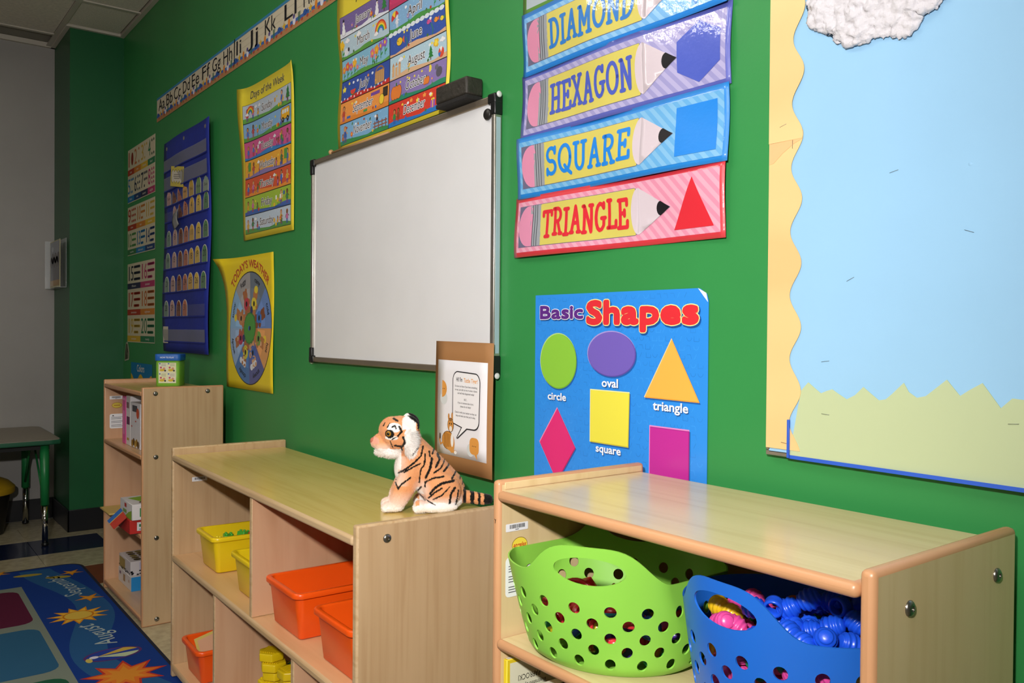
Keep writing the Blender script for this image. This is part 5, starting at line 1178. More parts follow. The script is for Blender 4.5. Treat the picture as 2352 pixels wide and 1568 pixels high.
# ================================================================== PERFORATED TUBS
def tub_mesh(a0, b0, a1, b1, H0, Hh, slot_z, hole_rows, seam=PI*.5+.35):
    """oval tub: semi-axes a0,b0 at base, a1,b1 at the low rim; handles rise at +-b (local y). Wall unrolled, holes cut, rolled up."""
    Rm = (a1+b1)/2; L_ = 2*PI*Rm
    def rim(th):
        s = 0
        for c in (-PI/2, PI/2):
            d = math.atan2(math.sin(th-c), math.cos(th-c)); s += math.exp(-(d/.52)**4) if abs(d) < 1.6 else 0
        return H0+Hh*s
    def up3(u, z):
        th = seam+u/Rm; k = z/H0; a, b = a0+(a1-a0)*k**.8 if k > 0 else a0, b0+(b1-b0)*k**.8 if k > 0 else b0
        k2 = max(0, 1-z/.014); a -= .010*k2*k2; b -= .010*k2*k2
        return Vector((a*math.cos(th), b*math.sin(th), z))
    P, E = [], []
    def loop(pts, close=True):
        s = len(P); P.extend(Vector(q) for q in pts)
        for i in range(len(pts)-(0 if close else 1)): E.append((s+i, s+(i+1) % len(pts)))
    n = 120
    bot = [(L_*i/n, 0) for i in range(n+1)]; top = [(L_*i/n, rim(seam+L_*i/n/Rm)) for i in range(n, -1, -1)]
    zs = rim(seam); sd = [(0, zs*(1-k/10)) for k in range(1, 10)]; sr = [(L_, zs*k/10) for k in range(1, 10)]
    loop(bot+sr+top+sd)
    holes = []
    for r_, (z, cnt, off, rad) in enumerate(hole_rows):
        for i in range(cnt):
            u = ((i+off)/cnt*L_) % L_
            if u < rad+.004 or u > L_-rad-.004: continue
            holes.append((u, z, rad, rad))
    for c in (-PI/2, PI/2):
        u = ((c-seam) % (2*PI))*Rm; holes.append((u, slot_z, .046, .0195))
    for u, z, ra, rb_ in holes: loop([(u+ra*math.cos(2*PI*k/(18 if ra < .03 else 36)), z+rb_*math.sin(2*PI*k/(18 if ra < .03 else 36))) for k in range(18 if ra < .03 else 36)])
    for i in range(1, 96):
        for j in range(1, 22):
            u, z = L_*i/96, .0085*j
            if z > rim(seam+u/Rm)-.004: continue
            if any(((u-h[0])/(h[2]+.0035))**2+((z-h[1])/(h[3]+.0035))**2 < 1 for h in holes): continue
            P.append(Vector((u, z)))
    vo, eo, fo, *_ = delaunay_2d_cdt([Vector((q[0], q[1])) for q in P], E, [], 0, 1e-6)
    V, F = [up3(q[0], q[1]) for q in vo], []
    for f in fo:
        c = sum((vo[i] for i in f), Vector((0, 0)))/len(f)
        if c[1] > rim(seam+c[0]/Rm)-1e-5: continue
        if any(((c[0]-h[0])/h[2])**2+((c[1]-h[1])/h[3])**2 < .985 for h in holes): continue
        F.append(list(f))
    bm = bmesh.new(); bv = [bm.verts.new(q) for q in V]
    for f in F:
        try: bm.faces.new([bv[i] for i in f])
        except ValueError: pass
    bmesh.ops.remove_doubles(bm, verts=bm.verts[:], dist=1e-5)
    bmesh.ops.delete(bm, geom=[v for v in bm.verts if not v.link_faces], context='VERTS')
    bmesh.ops.recalc_face_normals(bm, faces=bm.faces[:])
    if sum(f.normal.dot(f.calc_center_median()*Vector((1, 1, 0))) for f in bm.faces[:] if True) < 0: bmesh.ops.reverse_faces(bm, faces=bm.faces[:])
    for f in bm.faces: f.smooth = True
    for e in bm.edges: e.smooth = not e.is_boundary
    return bm
def tub(name, label, loc, rz, m, a1=.146, b1=.126, wall_x=None):
    t = thing(name, label, 'basket', loc, rz, 'flexible perforated tubs')
    rows_ = [(.022, 19, .0, .0083), (.041, 19, .5, .0083), (.060, 19, .0, .0083), (.079, 19, .5, .0083), (.098, 19, .0, .0083)]
    bm = tub_mesh(.124, .104, a1, b1, .136, .050, .152, rows_)
    if wall_x is not None:      # soft wall pressed flat against the shelf's side panel
        ca, sa = math.cos(rz), math.sin(rz)
        for v in bm.verts:
            wx = loc[0]+v.co.x*ca-v.co.y*sa
            if wx < wall_x: k = wall_x-wx; v.co.x += k*ca; v.co.y -= k*sa
            if wx > -.7585: k = -.7585-wx; v.co.x += k*ca; v.co.y -= k*sa
    o = obj('perforated_wall', bm, m, t); md = o.modifiers.new('thickness', 'SOLIDIFY'); md.thickness = .0024; md.offset = -1
    obj('tub_base', loft([[(.114*math.cos(2*PI*k/48), .094*math.sin(2*PI*k/48), z) for k in range(48)] for z in (.0002, .003)]), m, t)
    return t
LG = plain('lime_soft_plastic', '8BCB4A', .38, vary=.03, sss=.08); BP = plain('blue_soft_plastic', '1F68CC', .36, vary=.03, sss=.05)
ZS = .5958
GC = (-.897, -.243); BC = (-.611, -.216)
GROT = R(30); BROT = R(-6)
tub('perforated_tub', 'lime green flexible tub with round holes on the maple shelf', (*GC, ZS), GROT, LG, .163, .134, -1.0395)
tub('perforated_tub', 'blue flexible tub with round holes full of ribbed toys', (*BC, ZS), BROT, BP)

# ---- ribbed connector toys
def ribbed(n=22):
    pr = []; r0 = .0145; k = 34
    for i in range(k+1):
        f = i/k; a = PI*f; r = r0*math.sin(a)**.75 if 0 < f < 1 else 0; rr = r*(1+.075*math.cos(f*2*PI*6.5)) if .1 < f < .92 else r
        pr.append((max(rr, .0004), -.0165*math.cos(a)))
    return lathe(pr, n, cap=True)
def socket(n=22): return lathe([(.0100, -.009), (.0130, -.009), (.0138, -.004), (.0128, 0), (.0138, .004), (.0130, .009), (.0100, .009), (.0092, 0), (.0100, -.009)], n, cap=False)
rm_, sm_ = ribbed(), socket()
rbme = bpy.data.meshes.new('ribbed_ball'); rm_.to_mesh(rbme); rm_.free(); rbme.shade_smooth()
some = bpy.data.meshes.new('socket_ring'); sm_.to_mesh(some); sm_.free(); some.shade_smooth()
TOYC = {'blue': '1B55DC', 'pink': 'E24C9A', 'yellow': 'E8BE1E', 'green': '1E8F5C', 'orange': 'E0702A'}
TM = {}
for k, c in TOYC.items():
    m = plain('toy_%s_plastic' % k, c, .32, vary=.03, coat=.1, sss=.05); a, b = rbme.copy(), some.copy(); a.materials.append(m); b.materials.append(m); TM[k] = (a, b, m)
def keep_in(x, y, z, c, rot, a0, b0, a1, b1, mar):
    k = max(0, min(1, (z-ZS)/.136)); a, b = a0+(a1-a0)*k-mar, b0+(b1-b0)*k-mar
    u = (x-c[0])*math.cos(rot)+(y-c[1])*math.sin(rot); v = -(x-c[0])*math.sin(rot)+(y-c[1])*math.cos(rot)
    q = math.hypot(u/a, v/b)
    if q > 1: u, v = u/q, v/q
    return c[0]+u*math.cos(rot)-v*math.sin(rot), c[1]+u*math.sin(rot)+v*math.cos(rot), z
def toy(x, y, z, c, e, sock, lab):
    x, y, z = keep_in(x, y, z, BC, BROT, .124, .104, .146, .126, .026)
    t = thing('ribbed_toy', lab, 'toy', (x, y, z), 0, 'ribbed connector toys in the blue tub', rot=e)
    t.scale = (.85, .85, .85)
    obj('ribbed_ball', TM[c][0], None, t, (-.0155, 0, 0), (0, PI/2, 0))
    if sock: obj('socket_ring', TM[c][1], None, t, (.0135, 0, 0), (PI/2, 0, 0))
    else: obj('ribbed_ball', TM[c][0], None, t, (.0155, 0, 0), (0, -PI/2, 0))
def in_oval(x, y, c, rot, a, b):
    u = (x-c[0])*math.cos(rot)+(y-c[1])*math.sin(rot); v = -(x-c[0])*math.sin(rot)+(y-c[1])*math.cos(rot)
    return (u/a)**2+(v/b)**2 < 1
rg = random.Random(31); placed = []
def pack(n, z0, z1, c, rot, a, b, mind, tries=4000):
    out = []
    for _ in range(tries):
        if len(out) >= n: break
        x, y, z = c[0]+rg.uniform(-.15, .15), c[1]+rg.uniform(-.15, .15), rg.uniform(z0, z1)
        if not in_oval(x, y, c, rot, a, b): continue
        if any((x-q[0])**2+(y-q[1])**2+(z-q[2])**2 < mind**2 for q in placed): continue
        placed.append((x, y, z)); out.append((x, y, z))
    return out
# named ones on top, then the fill
TOPB = []
for _ in range(6000):
    x, y, lay_ = rg.uniform(-.66, -.47), rg.uniform(-.34, -.15), rg.choice((0, 0, 1))
    if x < -.612+.25*(y+.30) or not in_oval(x, y, BC, BROT, .119-.02*lay_, .099-.02*lay_): continue
    z = .716+.024*lay_+.014*math.exp(-((x+.56)/.05)**2-((y+.26)/.06)**2)
    if any((x-q[0])**2+(y-q[1])**2+(z-q[2])**2 < .030**2 for q in TOPB): continue
    TOPB.append((x, y, z))
for i, q in enumerate(TOPB):
    placed.append(q); toy(*q, 'blue', (rg.uniform(-1, 1), rg.uniform(-.7, .7), rg.uniform(0, 3.1)), i % 5 == 2, 'bright blue ribbed toy with an open ring socket on the toy heap' if i % 5 == 2 else 'bright blue ribbed toy heaped on top of the blue tub')
for q, c in (((-.655, -.300, .716), 'pink'), ((-.672, -.272, .722), 'yellow'), ((-.640, -.320, .700), 'pink'), ((-.625, -.295, .712), 'pink'), ((-.690, -.245, .712), 'pink'), ((-.49, -.20, .708), 'green'), ((-.60, -.318, .706), 'pink'), ((-.475, -.232, .712), 'green'), ((-.65, -.23, .724), 'pink')):
    placed.append(q); toy(*q, c, (rg.uniform(-1, 1), rg.uniform(-.5, .5), rg.uniform(0, 3.1)), False, '%s ribbed toy resting near the rim of the blue tub' % c)
for q in pack(120, ZS+.024, ZS+.104, BC, BROT, .098, .079, .0225, 20000):
    c = rg.choice(['pink', 'pink', 'green', 'yellow', 'pink', 'orange']); toy(*q, c, (rg.uniform(-1, 1), rg.uniform(-1, 1), rg.uniform(0, 3.1)), rg.random() < .25, '%s ribbed toy down inside the blue tub' % c)

# ---- shiny counters in the lime tub
def counter_mesh(kind):
    if kind == 0: return lathe([(.001, 0), (.014, 0), (.0165, .003), (.0165, .008), (.014, .011), (.010, .011), (.009, .006), (.001, .006)], 20, cap=True)
    if kind == 1: return tube([(.015*math.cos(2*PI*k/20), .022*math.sin(2*PI*k/20), 0) for k in range(17)], .0036, 8)
    bm = box(-.018, .018, -.011, .011, 0, .009, .003, 2); return bm
cms = []
for k in range(3):
    bm = counter_mesh(k); me = bpy.data.meshes.new('counter'); bm.to_mesh(me); bm.free(); me.shade_smooth() if k == 1 else me.set_sharp_from_angle(angle=R(40)); cms.append(me)
CC = {'red': 'D8303A', 'orange': 'E8742A', 'green': '2FA05A', 'purple': '4A2E8E', 'blue': '2A4FA8', 'yellow': 'D8C22A', 'teal': '1E8C9A'}
CMM = {}
nmk = {0: 'cup', 1: 'link', 2: 'brick'}
placed = []; rg = random.Random(77)
def counter(x, y, z, c, k):
    if (c, k) not in CMM: me = cms[k].copy(); me.materials.clear(); me.materials.append(plain('counter_%s' % c, CC[c], .25, vary=.04, coat=.2)); CMM[(c, k)] = me
    o = obj('counting_piece', CMM[(c, k)], None, None, (x, y, z), (rg.uniform(-1.3, 1.3), rg.uniform(-1.3, 1.3), rg.uniform(0, 6)))
    tag(o, '%s plastic counting %s inside the lime green tub' % (c, nmk[k]), 'toy', 'counting pieces in the lime tub')
for x, y, z in pack(130, ZS+.022, ZS+.070, GC, GROT, .104, .085, .0215, 20000):
    u = (x-GC[0])*.7+(y-GC[1])*.7; h = z-ZS
    if u < -.05: c = 'red' if h > .04 else rg.choice(['orange', 'yellow', 'green'])
    elif h < .03: c = rg.choice(['purple', 'green', 'purple', 'yellow', 'teal'])
    elif h > .055: c = rg.choice(['red', 'teal', 'green', 'red', 'blue'])
    else: c = rg.choice(['red', 'purple', 'yellow', 'blue', 'green', 'orange'])
    counter(x, y, z, c, rg.choice((0, 1, 2, 1)))

# ================================================================== BOOKS AND BOXES
# picture book leaning on the inner side of the maple shelf, upside down
t = thing('picture_book', 'yellow picture book standing upside down under the lime tub', 'book', (-1.0385, -.342, .3305), rot=(0, 0, PI/2))
sheet_y = plain('yellow_book_cloth', 'E8CE2A', .4)
obj('cover', box(0, .22, -.009, 0, 0, .232, .0012, 1), sheet_y, t); obj('page_block', box(.004, .216, -.0075, -.0015, .2315, .2325), plain('book_paper', 'E6E0CC', .8), t)
p = Print(); p.poly([(.006, .165), (.15, .165), (.155, .222), (.006, .226)], 'E6E4C6', 1); p.line([(.006, .164), (.15, .1645)], .0011, '9A9A8E', 2)
flip = lambda cx, cz: (lambda u, v: (cx-u, cz-v))
p.text('PAPROCKI', 0, 0, .0085, '3A362E', 3, w=.044, al='r', fn=flip(.022, .2035))
p.text('illustrated by', 0, 0, .0062, '3A362E', 3, w=.044, al='r', fn=flip(.034, .1885))
p.rect(.006, .02, .15, .135, '9A4A22', 1); p.rect(.014, .028, .134, .118, 'C9A878', 2); p.rect(.16, .0, .03, .232, 'D8BC1E', 1); p.build('cover_print', POSTER, t, base=.009)
t = thing('dark_book', 'black covered book standing beside the yellow picture book', 'book', (-.985, -.338, .3305), rot=(0, 0, PI/2))
obj('cover', box(0, .20, -.022, 0, 0, .205, .002, 1), plain('black_book_cloth', '101018', .5), t); obj('page_block', box(.004, .197, -.019, -.003, .2, .2056), plain('book_paper', 'E6E0CC', .8), t)

def cardbox(name, label, x0, x1, y0, y1, z0, z1, c, prints=None, rz=0, rot=None, cat='box'):
    t = thing(name, label, cat, ((x0+x1)/2, (y0+y1)/2, z0), rz, rot=rot)
    a, b, h = (x1-x0)/2, (y1-y0)/2, z1-z0
    obj('carton', box(-a, a, -b, b, 0, h, .0012, 1), plain('carton_'+c, c, .5, vary=.03), t)
    if prints:
        for face, fn in prints:
            p = Print()
            if face == 'front': fn(p, 2*a, h); p.build('front_print', PAPER, t, base=.0003, loc=(-a, -b, 0))
            if face == 'side': fn(p, 2*b, h); p.build('side_print', PAPER, t, base=.0003, loc=(a, -b, 0), rot=(0, 0, PI/2))
            if face == 'top': fn(p, 2*a, 2*b); o = p.build('top_print', PAPER, t, base=.0003, loc=(-a, -b, h), flat='z')
    return t
def pr_flowers(p, w, h):
    p.rect(w*.2, h*.8, w*.5, h*.14, '4A4A50', 1); p.ell(w*.75, h*.78, w*.14, w*.14, 'C8502E', 2, 12)
    for k in range(5): p.ell(w*(.2+.15*k), h*(.09+.04*(k % 2)), w*.10, w*.10, ('A8802E', '6A4A1E', 'C8A04A')[k % 3], 2, 10)
    p.rect(w*.1, h*.45, w*.1, h*.03, 'C84A3A', 2); p.rect(w*.5, h*.58, w*.1, h*.03, 'C84A3A', 2)
cardbox('picture_book', 'thin hot pink book standing on the bookcase shelf', -3.606, -3.556, -.303, -.09, .6145, .800, 'DC5A9A', [('front', lambda p, w, h: (p.rect(w*.2, h*.2, w*.6, h*.5, 'E88ABA', 1), p.rect(0, h*.92, w, h*.05, 'F0A8C8', 1)))], cat='book')
cardbox('puzzle_box', 'narrow white box with purple squares next to the pink book', -3.545, -3.482, -.303, -.09, .6145, .806, 'DAD4D4', [('front', lambda p, w, h: (p.rect(w*.15, h*.42, w*.7, h*.16, '6A3A5A', 1), p.rect(w*.1, h*.75, w*.6, h*.12, '8A6A6A', 1), p.rect(w*.2, h*.1, w*.5, h*.05, 'B89A4A', 1)))])
cardbox('puzzle_box', 'white box printed with small fruits, by the bookcase end panel', -3.478, -3.335, -.303, -.10, .6148, .786, 'DAD6DA', [('front', pr_flowers)])
def pr_white(p, w, h): p.poly([(w*.4, 0), (w*.95, 0), (w*.95, h*.6), (w*.7, h*.4)], '8AB03A', 1); p.rect(w*.38, h*.62, w*.16, h*.25, 'B83A30', 2); p.text('Toy', w*.36, h*.25, h*.25, '7AA03A', 3, w=w*.3) if False else p.rect(w*.25, h*.25, w*.3, h*.22, '8AA85A', 2)
def pr_sideg(p, w, h): p.rect(w*.15, h*.2, w*.25, h*.55, '3E8A4A', 1); p.rect(w*.5, h*.15, w*.2, h*.15, '9A9AA0', 1); p.ell(w*.7, h*.7, w*.12, h*.18, 'C89A3A', 1, 12)
cardbox('game_box', 'white game box with green leaves lying on the red box', -3.385, -3.212, -.360, -.19, .3815, .438, 'DEDADA', [('front', pr_white), ('side', pr_sideg), ('top', lambda p, w, h: (p.poly([(w*.2, h*.1), (w*.9, h*.3), (w*.8, h*.8), (w*.3, h*.9), (w*.1, h*.5)], '8AB03A', 1), p.ell(w*.8, h*.3, w*.1, h*.12, '5A4020', 2, 12)))])
cardbox('game_box', 'red game box sticking out under the white game box', -3.415, -3.222, -.366, -.19, .3312, .3808, 'B8241E', [('side', lambda p, w, h: (p.rect(w*.14, h*.2, w*.42, h*.62, 'DADADA', 1), p.rect(w*.18, h*.48, w*.34, h*.2, '2E7A4A', 2), p.ell(w*.36, h*.72, w*.06, h*.06, 'E0B04A', 2, 8), p.rect(w*.18, h*.26, w*.34, h*.1, '8A9AB0', 2)))])
t = thing('folded_board', 'blue and red folded game board drooping over the shelf edge', 'game board', (-3.34, -.385, .345))
QA, QD, QC, QB = [Vector(q)-Vector((-3.34, -.385, .345)) for q in ((-3.392, -.402, .354), (-3.292, -.402, .342), (-3.248, -.3685, .388), (-3.338, -.3685, .406))]
for nm, c, f0, f1 in (('blue_half', '2F6EC0', 0, .34), ('yellow_fold', 'D8C05A', .34, .40), ('red_half', 'D0402E', .40, 1)):
    bm = bmesh.new(); top_ = [QA.lerp(QD, f0), QA.lerp(QD, f1), QB.lerp(QC, f1), QB.lerp(QC, f0)]
    nv_ = (top_[1]-top_[0]).cross(top_[3]-top_[0]).normalized()*.0022
    lo = [bm.verts.new(q) for q in top_]; hi = [bm.verts.new(q+nv_) for q in top_]
    bm.faces.new(lo[::-1]); bm.faces.new(hi)
    for i in range(4): bm.faces.new((lo[i], lo[(i+1) % 4], hi[(i+1) % 4], hi[i]))
    bmesh.ops.recalc_face_normals(bm, faces=bm.faces[:]); obj(nm, bm, plain('board_'+nm, c, .4), t)
cardbox('puzzle_box', 'pale wooden-look puzzle tray lying at the front of the bookcase shelf', -3.762, -3.60, -.352, -.14, .3312, .338, 'C8AE62')
def pr_zebra(p, w, h):
    rg = random.Random(3); p.rect(w*.04, h*.1, w*.5, h*.75, 'A08A4A', 1)
    for k in range(14): p.rect(w*rg.random()*.9, h*rg.random()*.2, w*.06, h*.1, '2A2A2E', 2)
def pr_zs(p, w, h):
    rg = random.Random(5); p.rect(w*.2, h*.3, w*.7, h*.6, 'B8B4C8', 1)
    for k in range(26): p.rect(w*rg.random()*.95, h*rg.random()*.28, w*.05, h*.1, '24242A', 2)
    for k in range(5): p.rect(w*(.28+.08*k), h*.4, w*.02, h*.4, '5A5A6A', 2)
cardbox('puzzle_box', 'black and white patterned puzzle box stacked on the blue ended box', -3.728, -3.545, -.286, -.12, .0925, .148, 'CFC9C9', [('front', pr_zebra), ('side', pr_zs), ('top', lambda p, w, h: [p.ell(w*(.15+.17*(k % 5)), h*(.2+.2*(k//5)), w*.08, h*.09, ('6A5A2A', '4A4020', '8A7A3A')[k % 3], 1, 10) for k in range(20)])])
cardbox('puzzle_box', 'white puzzle box with a bright blue end on the bottom shelf', -3.730, -3.525, -.288, -.11, .0365, .092, 'D8D2CE', [('front', lambda p, w, h: (p.rect(w*.4, h*.3, w*.14, h*.5, 'A8865A', 1), p.rect(w*.1, h*.6, w*.1, h*.2, '6A4A6A', 1), p.rect(w*.78, h*.5, w*.1, h*.2, 'C8B0A0', 1))), ('side', lambda p, w, h: (p.rect(0, 0, w, h, '2486C8', 1), p.rect(w*.4, h*.25, w*.12, h*.5, 'D8E4EC', 2), p.rect(w*.6, h*.3, w*.08, h*.4, 'D8E4EC', 2)))])

# ---- "how to play" tub on top of the bookcase
t = thing('game_tub', 'square lime game tub with blue HOW TO PLAY lid on the bookcase', 'tub', (-3.4955, -.1505, .8425), R(59.5))
LGT = plain('lime_tub_card', '7EB83C', .45); BLT = plain('blue_tub_lid', '2468C0', .4)
obj('body', loft([[(a, b, z) for a, b in rrect(w, w, .012, 4)] for w, z in ((.088, 0), (.090, .001), (.090, .102))]), LGT, t)
obj('lid', loft([[(a, b, z) for a, b in rrect(w, w, .013, 4)] for w, z in ((.096, .100), (.097, .101), (.097, .1235), (.094, .1255))]), BLT, t)
p = Print(); p.text('HOW TO PLAY', .0485, .1095, .0062, 'E6ECF2', 2, w=.052, off=.015); p.build('lid_lettering', PAPER, t, base=.0003, loc=(-.0485, -.0485, 0))
p = Print(); p.rect(.012, .012, .066, .080, 'D8DCC0', 1); rg = random.Random(6)
for i in range(2):
    for j in range(2):
        x, z = .013+.033*i, .013+.040*j; p.rect(x, z, .031, .038, ('E4E2B8', 'E2DEC8')[(i+j) % 2], 2); p.ell(x+.004, z+.035, .003, .003, '4A6AB0', 3, 8)
        for k in range(3): p.rect(x+.009, z+.034-.004*k, .018, .0014, '9AA08A', 3)
        p.ell(x+.012, z+.010, .010, .005, 'D8B83A', 3, 12); p.ell(x+.020, z+.016, .005, .005, 'D89A7A', 3, 10); p.ell(x+.024, z+.008, .004, .004, '4A4A4A', 4, 8); p.ell(x+.008, z+.02, .004, .004, 'C0506A', 3, 8)
p.build('instruction_print', PAPER, t, base=.0003, loc=(-.045, -.045, 0))
# ================================================================== PLUSH TIGER
def tiger():
    # profile laid out in centimetres-like units: u to the tail, w up; K metres per unit
    K = .000246; UC, WC = 560, 1487
    t = thing('plush_tiger', 'sitting plush tiger cub with amber eyes and striped tail on the plywood shelf', 'toy', (-1.543, -.170, .6862), R(58.7))
    P3 = lambda u, w, y=0.0: Vector(((u-UC)*K, y, (WC-w)*K))
    bm = bmesh.new()
    def ell(u, w, y, ru, ry, rw, tilt=0):
        M = Matrix.Translation(P3(u, w, y)) @ Matrix.Rotation(R(tilt), 4, 'Y') @ Matrix.Diagonal((ru*K, ry, rw*K, 1))
        bmesh.ops.create_icosphere(bm, subdivisions=3, radius=1, matrix=M)
    def limb(pts):   # (u, w, y, r)
        for (a, b) in zip(pts, pts[1:]):
            n = 7
            for i in range(n+1):
                f = i/n; q = [a[k]+(b[k]-a[k])*f for k in range(4)]
                bmesh.ops.create_icosphere(bm, subdivisions=2, radius=q[3]*K, matrix=Matrix.Translation(P3(q[0], q[1], q[2])))
    # trunk
    limb([(430, 940, 0, 120), (500, 1060, 0, 160), (590, 1180, 0, 185), (690, 1290, 0, 190), (740, 1340, 0, 165)])
    ell(400, 1110, 0, 115, .031, 165, 10); ell(700, 1330, 0, 170, .047, 150)
    # head, cheeks, muzzle
    ell(330, 830, 0, 172, .040, 158); ell(270, 800, 0, 120, .034, 122, -15); ell(400, 870, 0, 95, .045, 140, 8)
    for y in (-.026, .026): ell(425, 900, y, 66, .015, 118, 8); ell(190, 930, y*.42, 70, .013, 55)
    ell(180, 880, 0, 92, .019, 62, -14); ell(130, 905, 0, 52, .014, 48); ell(200, 975, 0, 88, .019, 48, -8); ell(260, 985, 0, 100, .026, 52)
    # ears
    for y in (-.027, .027):
        ell(425, 728, y, 82, .0075, 62, 42)
    # front legs and paws
    for y, du in ((-.021, 0), (.021, -10)):
        limb([(440+du, 1130, y*.9, 105), (400+du, 1230, y, 98), (330+du, 1360, y*1.05, 84), (300+du, 1425, y*1.05, 66)])
        ell(275+du, 1437, y*1.1, 98, .0165, 48)
        for k in (-1, 0, 1): ell(208+du+8*abs(k), 1445, y*1.1+.0085*k, 34, .0062, 36)
    # haunches and hind feet
    for y in (-.034, .034):
        ell(695, 1300, y, 158, .020, 150, 10); ell(640, 1432, y*1.12, 190, .0165, 52); ell(510, 1428, y*1.15, 62, .017, 56)
        for k in (-1, 0, 1): ell(470+5*abs(k), 1440, y*1.15+.0085*k, 28, .0058, 38)
    # tail
    limb([(850, 1370, 0, 60), (930, 1380, -.004, 56), (1020, 1392, -.008, 52), (1095, 1398, -.010, 46)])
    src = obj('src', bm, None); md = src.modifiers.new('r', 'REMESH'); md.mode = 'VOXEL'; md.voxel_size = .0016
    sm = src.modifiers.new('s', 'SMOOTH'); sm.factor = .5; sm.iterations = 7
    me = bpy.data.meshes.new_from_object(src.evaluated_get(bpy.context.evaluated_depsgraph_get())); bpy.data.objects.remove(src)
    # fur colouring, mirrored on both flanks
    ST = [([(265, 755), (290, 742), (300, 768)], 9), ([(328, 752), (348, 788), (318, 828)], 14), ([(362, 838), (378, 880), (348, 922), (292, 912)], 15), ([(343, 928), (352, 952)], 12), ([(250, 872), (272, 930)], 7), ([(278, 690), (312, 706)], 13),
          ([(205, 725), (190, 750)], 6), ([(245, 725), (225, 762)], 6), ([(262, 862), (300, 838)], 7), ([(300, 640), (260, 668)], 9),
          ([(490, 930), (440, 992)], 12), ([(530, 925), (512, 1000), (450, 1062), (380, 1110), (322, 1152)], 12), ([(508, 1062), (440, 1095), (372, 1135)], 11),
          ([(548, 985), (542, 1070), (512, 1110), (498, 1225)], 10), ([(582, 968), (588, 1008)], 12), ([(605, 1025), (592, 1100), (552, 1182)], 17), ([(655, 1000), (672, 1038), (640, 1092)], 16), ([(715, 1055), (680, 1108), (622, 1142)], 11),
          ([(752, 1045), (768, 1080), (708, 1132)], 14), ([(815, 1100), (822, 1150), (775, 1192)], 13), ([(862, 1158), (850, 1215)], 9), ([(425, 1178), (350, 1235), (322, 1276), (300, 1232)], 11),
          ([(705, 1172), (610, 1186), (552, 1218), (548, 1262)], 11), ([(792, 1208), (690, 1224), (625, 1268), (592, 1312)], 17), ([(755, 1256), (690, 1325), (618, 1362)], 9), ([(690, 1264), (625, 1305), (578, 1352)], 11),
          ([(802, 1265), (768, 1312), (756, 1395)], 16), ([(832, 1290), (810, 1412)], 11), ([(888, 1195), (872, 1262)], 9), ([(560, 1372), (632, 1406)], 9), ([(515, 1262), (488, 1302)], 12), ([(505, 1340), (535, 1370)], 8), ([(640, 930), (610, 990)], 12), ([(720, 985), (700, 1030)], 12)]
    def seg(px, py, a, b):
        dx, dy = b[0]-a[0], b[1]-a[1]; f = max(0, min(1, ((px-a[0])*dx+(py-a[1])*dy)/(dx*dx+dy*dy))); return math.hypot(px-a[0]-dx*f, py-a[1]-dy*f), f
    OR, WH, BK, PK = col('E3A06C'), col('F4EEE8'), col('15120F'), col('E8A890')
    def colour(co, nrm):
        u, w, y = co.x/K+UC, WC-co.z/K, co.y
        j = noise.noise(co*160)*9
        c = OR
        white = 0
        if w > 945+j and u < 345 and w < 1120: white = 1                              # chin
        if ((u-425)/70)**2+((w-890)/135)**2 < 1 and u > 372+j*.5: white = 1                # cheek ruff
        if ((u-285)/62)**2+((w-760)/38)**2 < 1 and w < 795: white = 1                   # brow
        if ((u-262)/55)**2+((w-845)/18)**2 < 1: white = 1
        if u < 345+j and 1010 < w < 1190 and abs(y) < .022: white = 1                    # bib
        if w > 1438+j*1.5 and u < 420: white = 1                                           # front paws
        if w > 1395+j*2+max(0, (620-u))*.12 and u >= 430 and u < 880: white = 1           # hind feet
        if 455 < u < 560 and 1240 < w < 1330 and abs(y) < .03: white = 1                 # belly
        if u < 470 and abs(y) < .008 and w > 1150: white = 1
        if not white:                                                                            # soft pale patches on legs and belly
            f = 0
            if u < 470 and w > 1290: f = max(f, min(.75, (w-1290)/190))
            d_ = math.hypot((u-520)/90, (w-1290)/110)
            f = max(f, .8*(1-d_)) if d_ < 1 else f
            if u > 500 and w > 1330: f = max(f, min(.8, (w-1330)/90))
            if u < 250 and w > 890: f = max(f, min(.6, (w-890)/110))
            if abs(u-330) < 90 and 1010 < w < 1250: f = max(f, .5*(1-abs(u-330)/90))
            c = tuple(a+(b-a)*f for a, b in zip(OR, WH))
        if white: c = WH
        if (u-120)**2+(w-888)**2 < 40**2 and w < 905: c = PK
        if ((u-425)**2+(w-728)**2) < 120**2 and w < 775 and u > 350 and abs(y) > .015:     # ears: white inside, black behind
            ax = (u-425)*.743-(w-728)*-.669; side = nrm.y*(1 if y > 0 else -1)
            edge = (u-425)*.62-(w-728)*.78
            c = BK if edge > 34 or (nrm.x > .45) else (WH if u < 470 else c)
        if u > 868 and w > 1290:                                                              # tail rings
            f = u+j*.6
            c = BK if (878 < f < 905 or 940 < f < 975 or 1005 < f < 1030 or f > 1058) else OR
            return c
        if u < 700 or True:
            for pl, wd in ST:
                for a, b in zip(pl, pl[1:]):
                    if min(a[0], b[0])-30 < u < max(a[0], b[0])+30 and min(a[1], b[1])-30 < w < max(a[1], b[1])+30:
                        d, f = seg(u, w, a, b)
                        if d < wd*.62+j*.3: return BK
        if ((u-246)/40)**2+((w-813)/36)**2 < 1 and abs(y) > .012: return BK                          # eye patch
        return c
    ca = me.color_attributes.new('Col', 'FLOAT_COLOR', 'POINT'); vc = [None]*len(me.vertices)
    NR = [v.normal.copy() for v in me.vertices]
    for v in me.vertices:
        c = colour(v.co, NR[v.index]); vc[v.index] = c; ca.data[v.index].color = (*c, 1)
        v.co += NR[v.index]*noise.noise(v.co*420)*.0006
        if v.co.z < .0004: v.co.z = .0004
    me.shade_smooth()
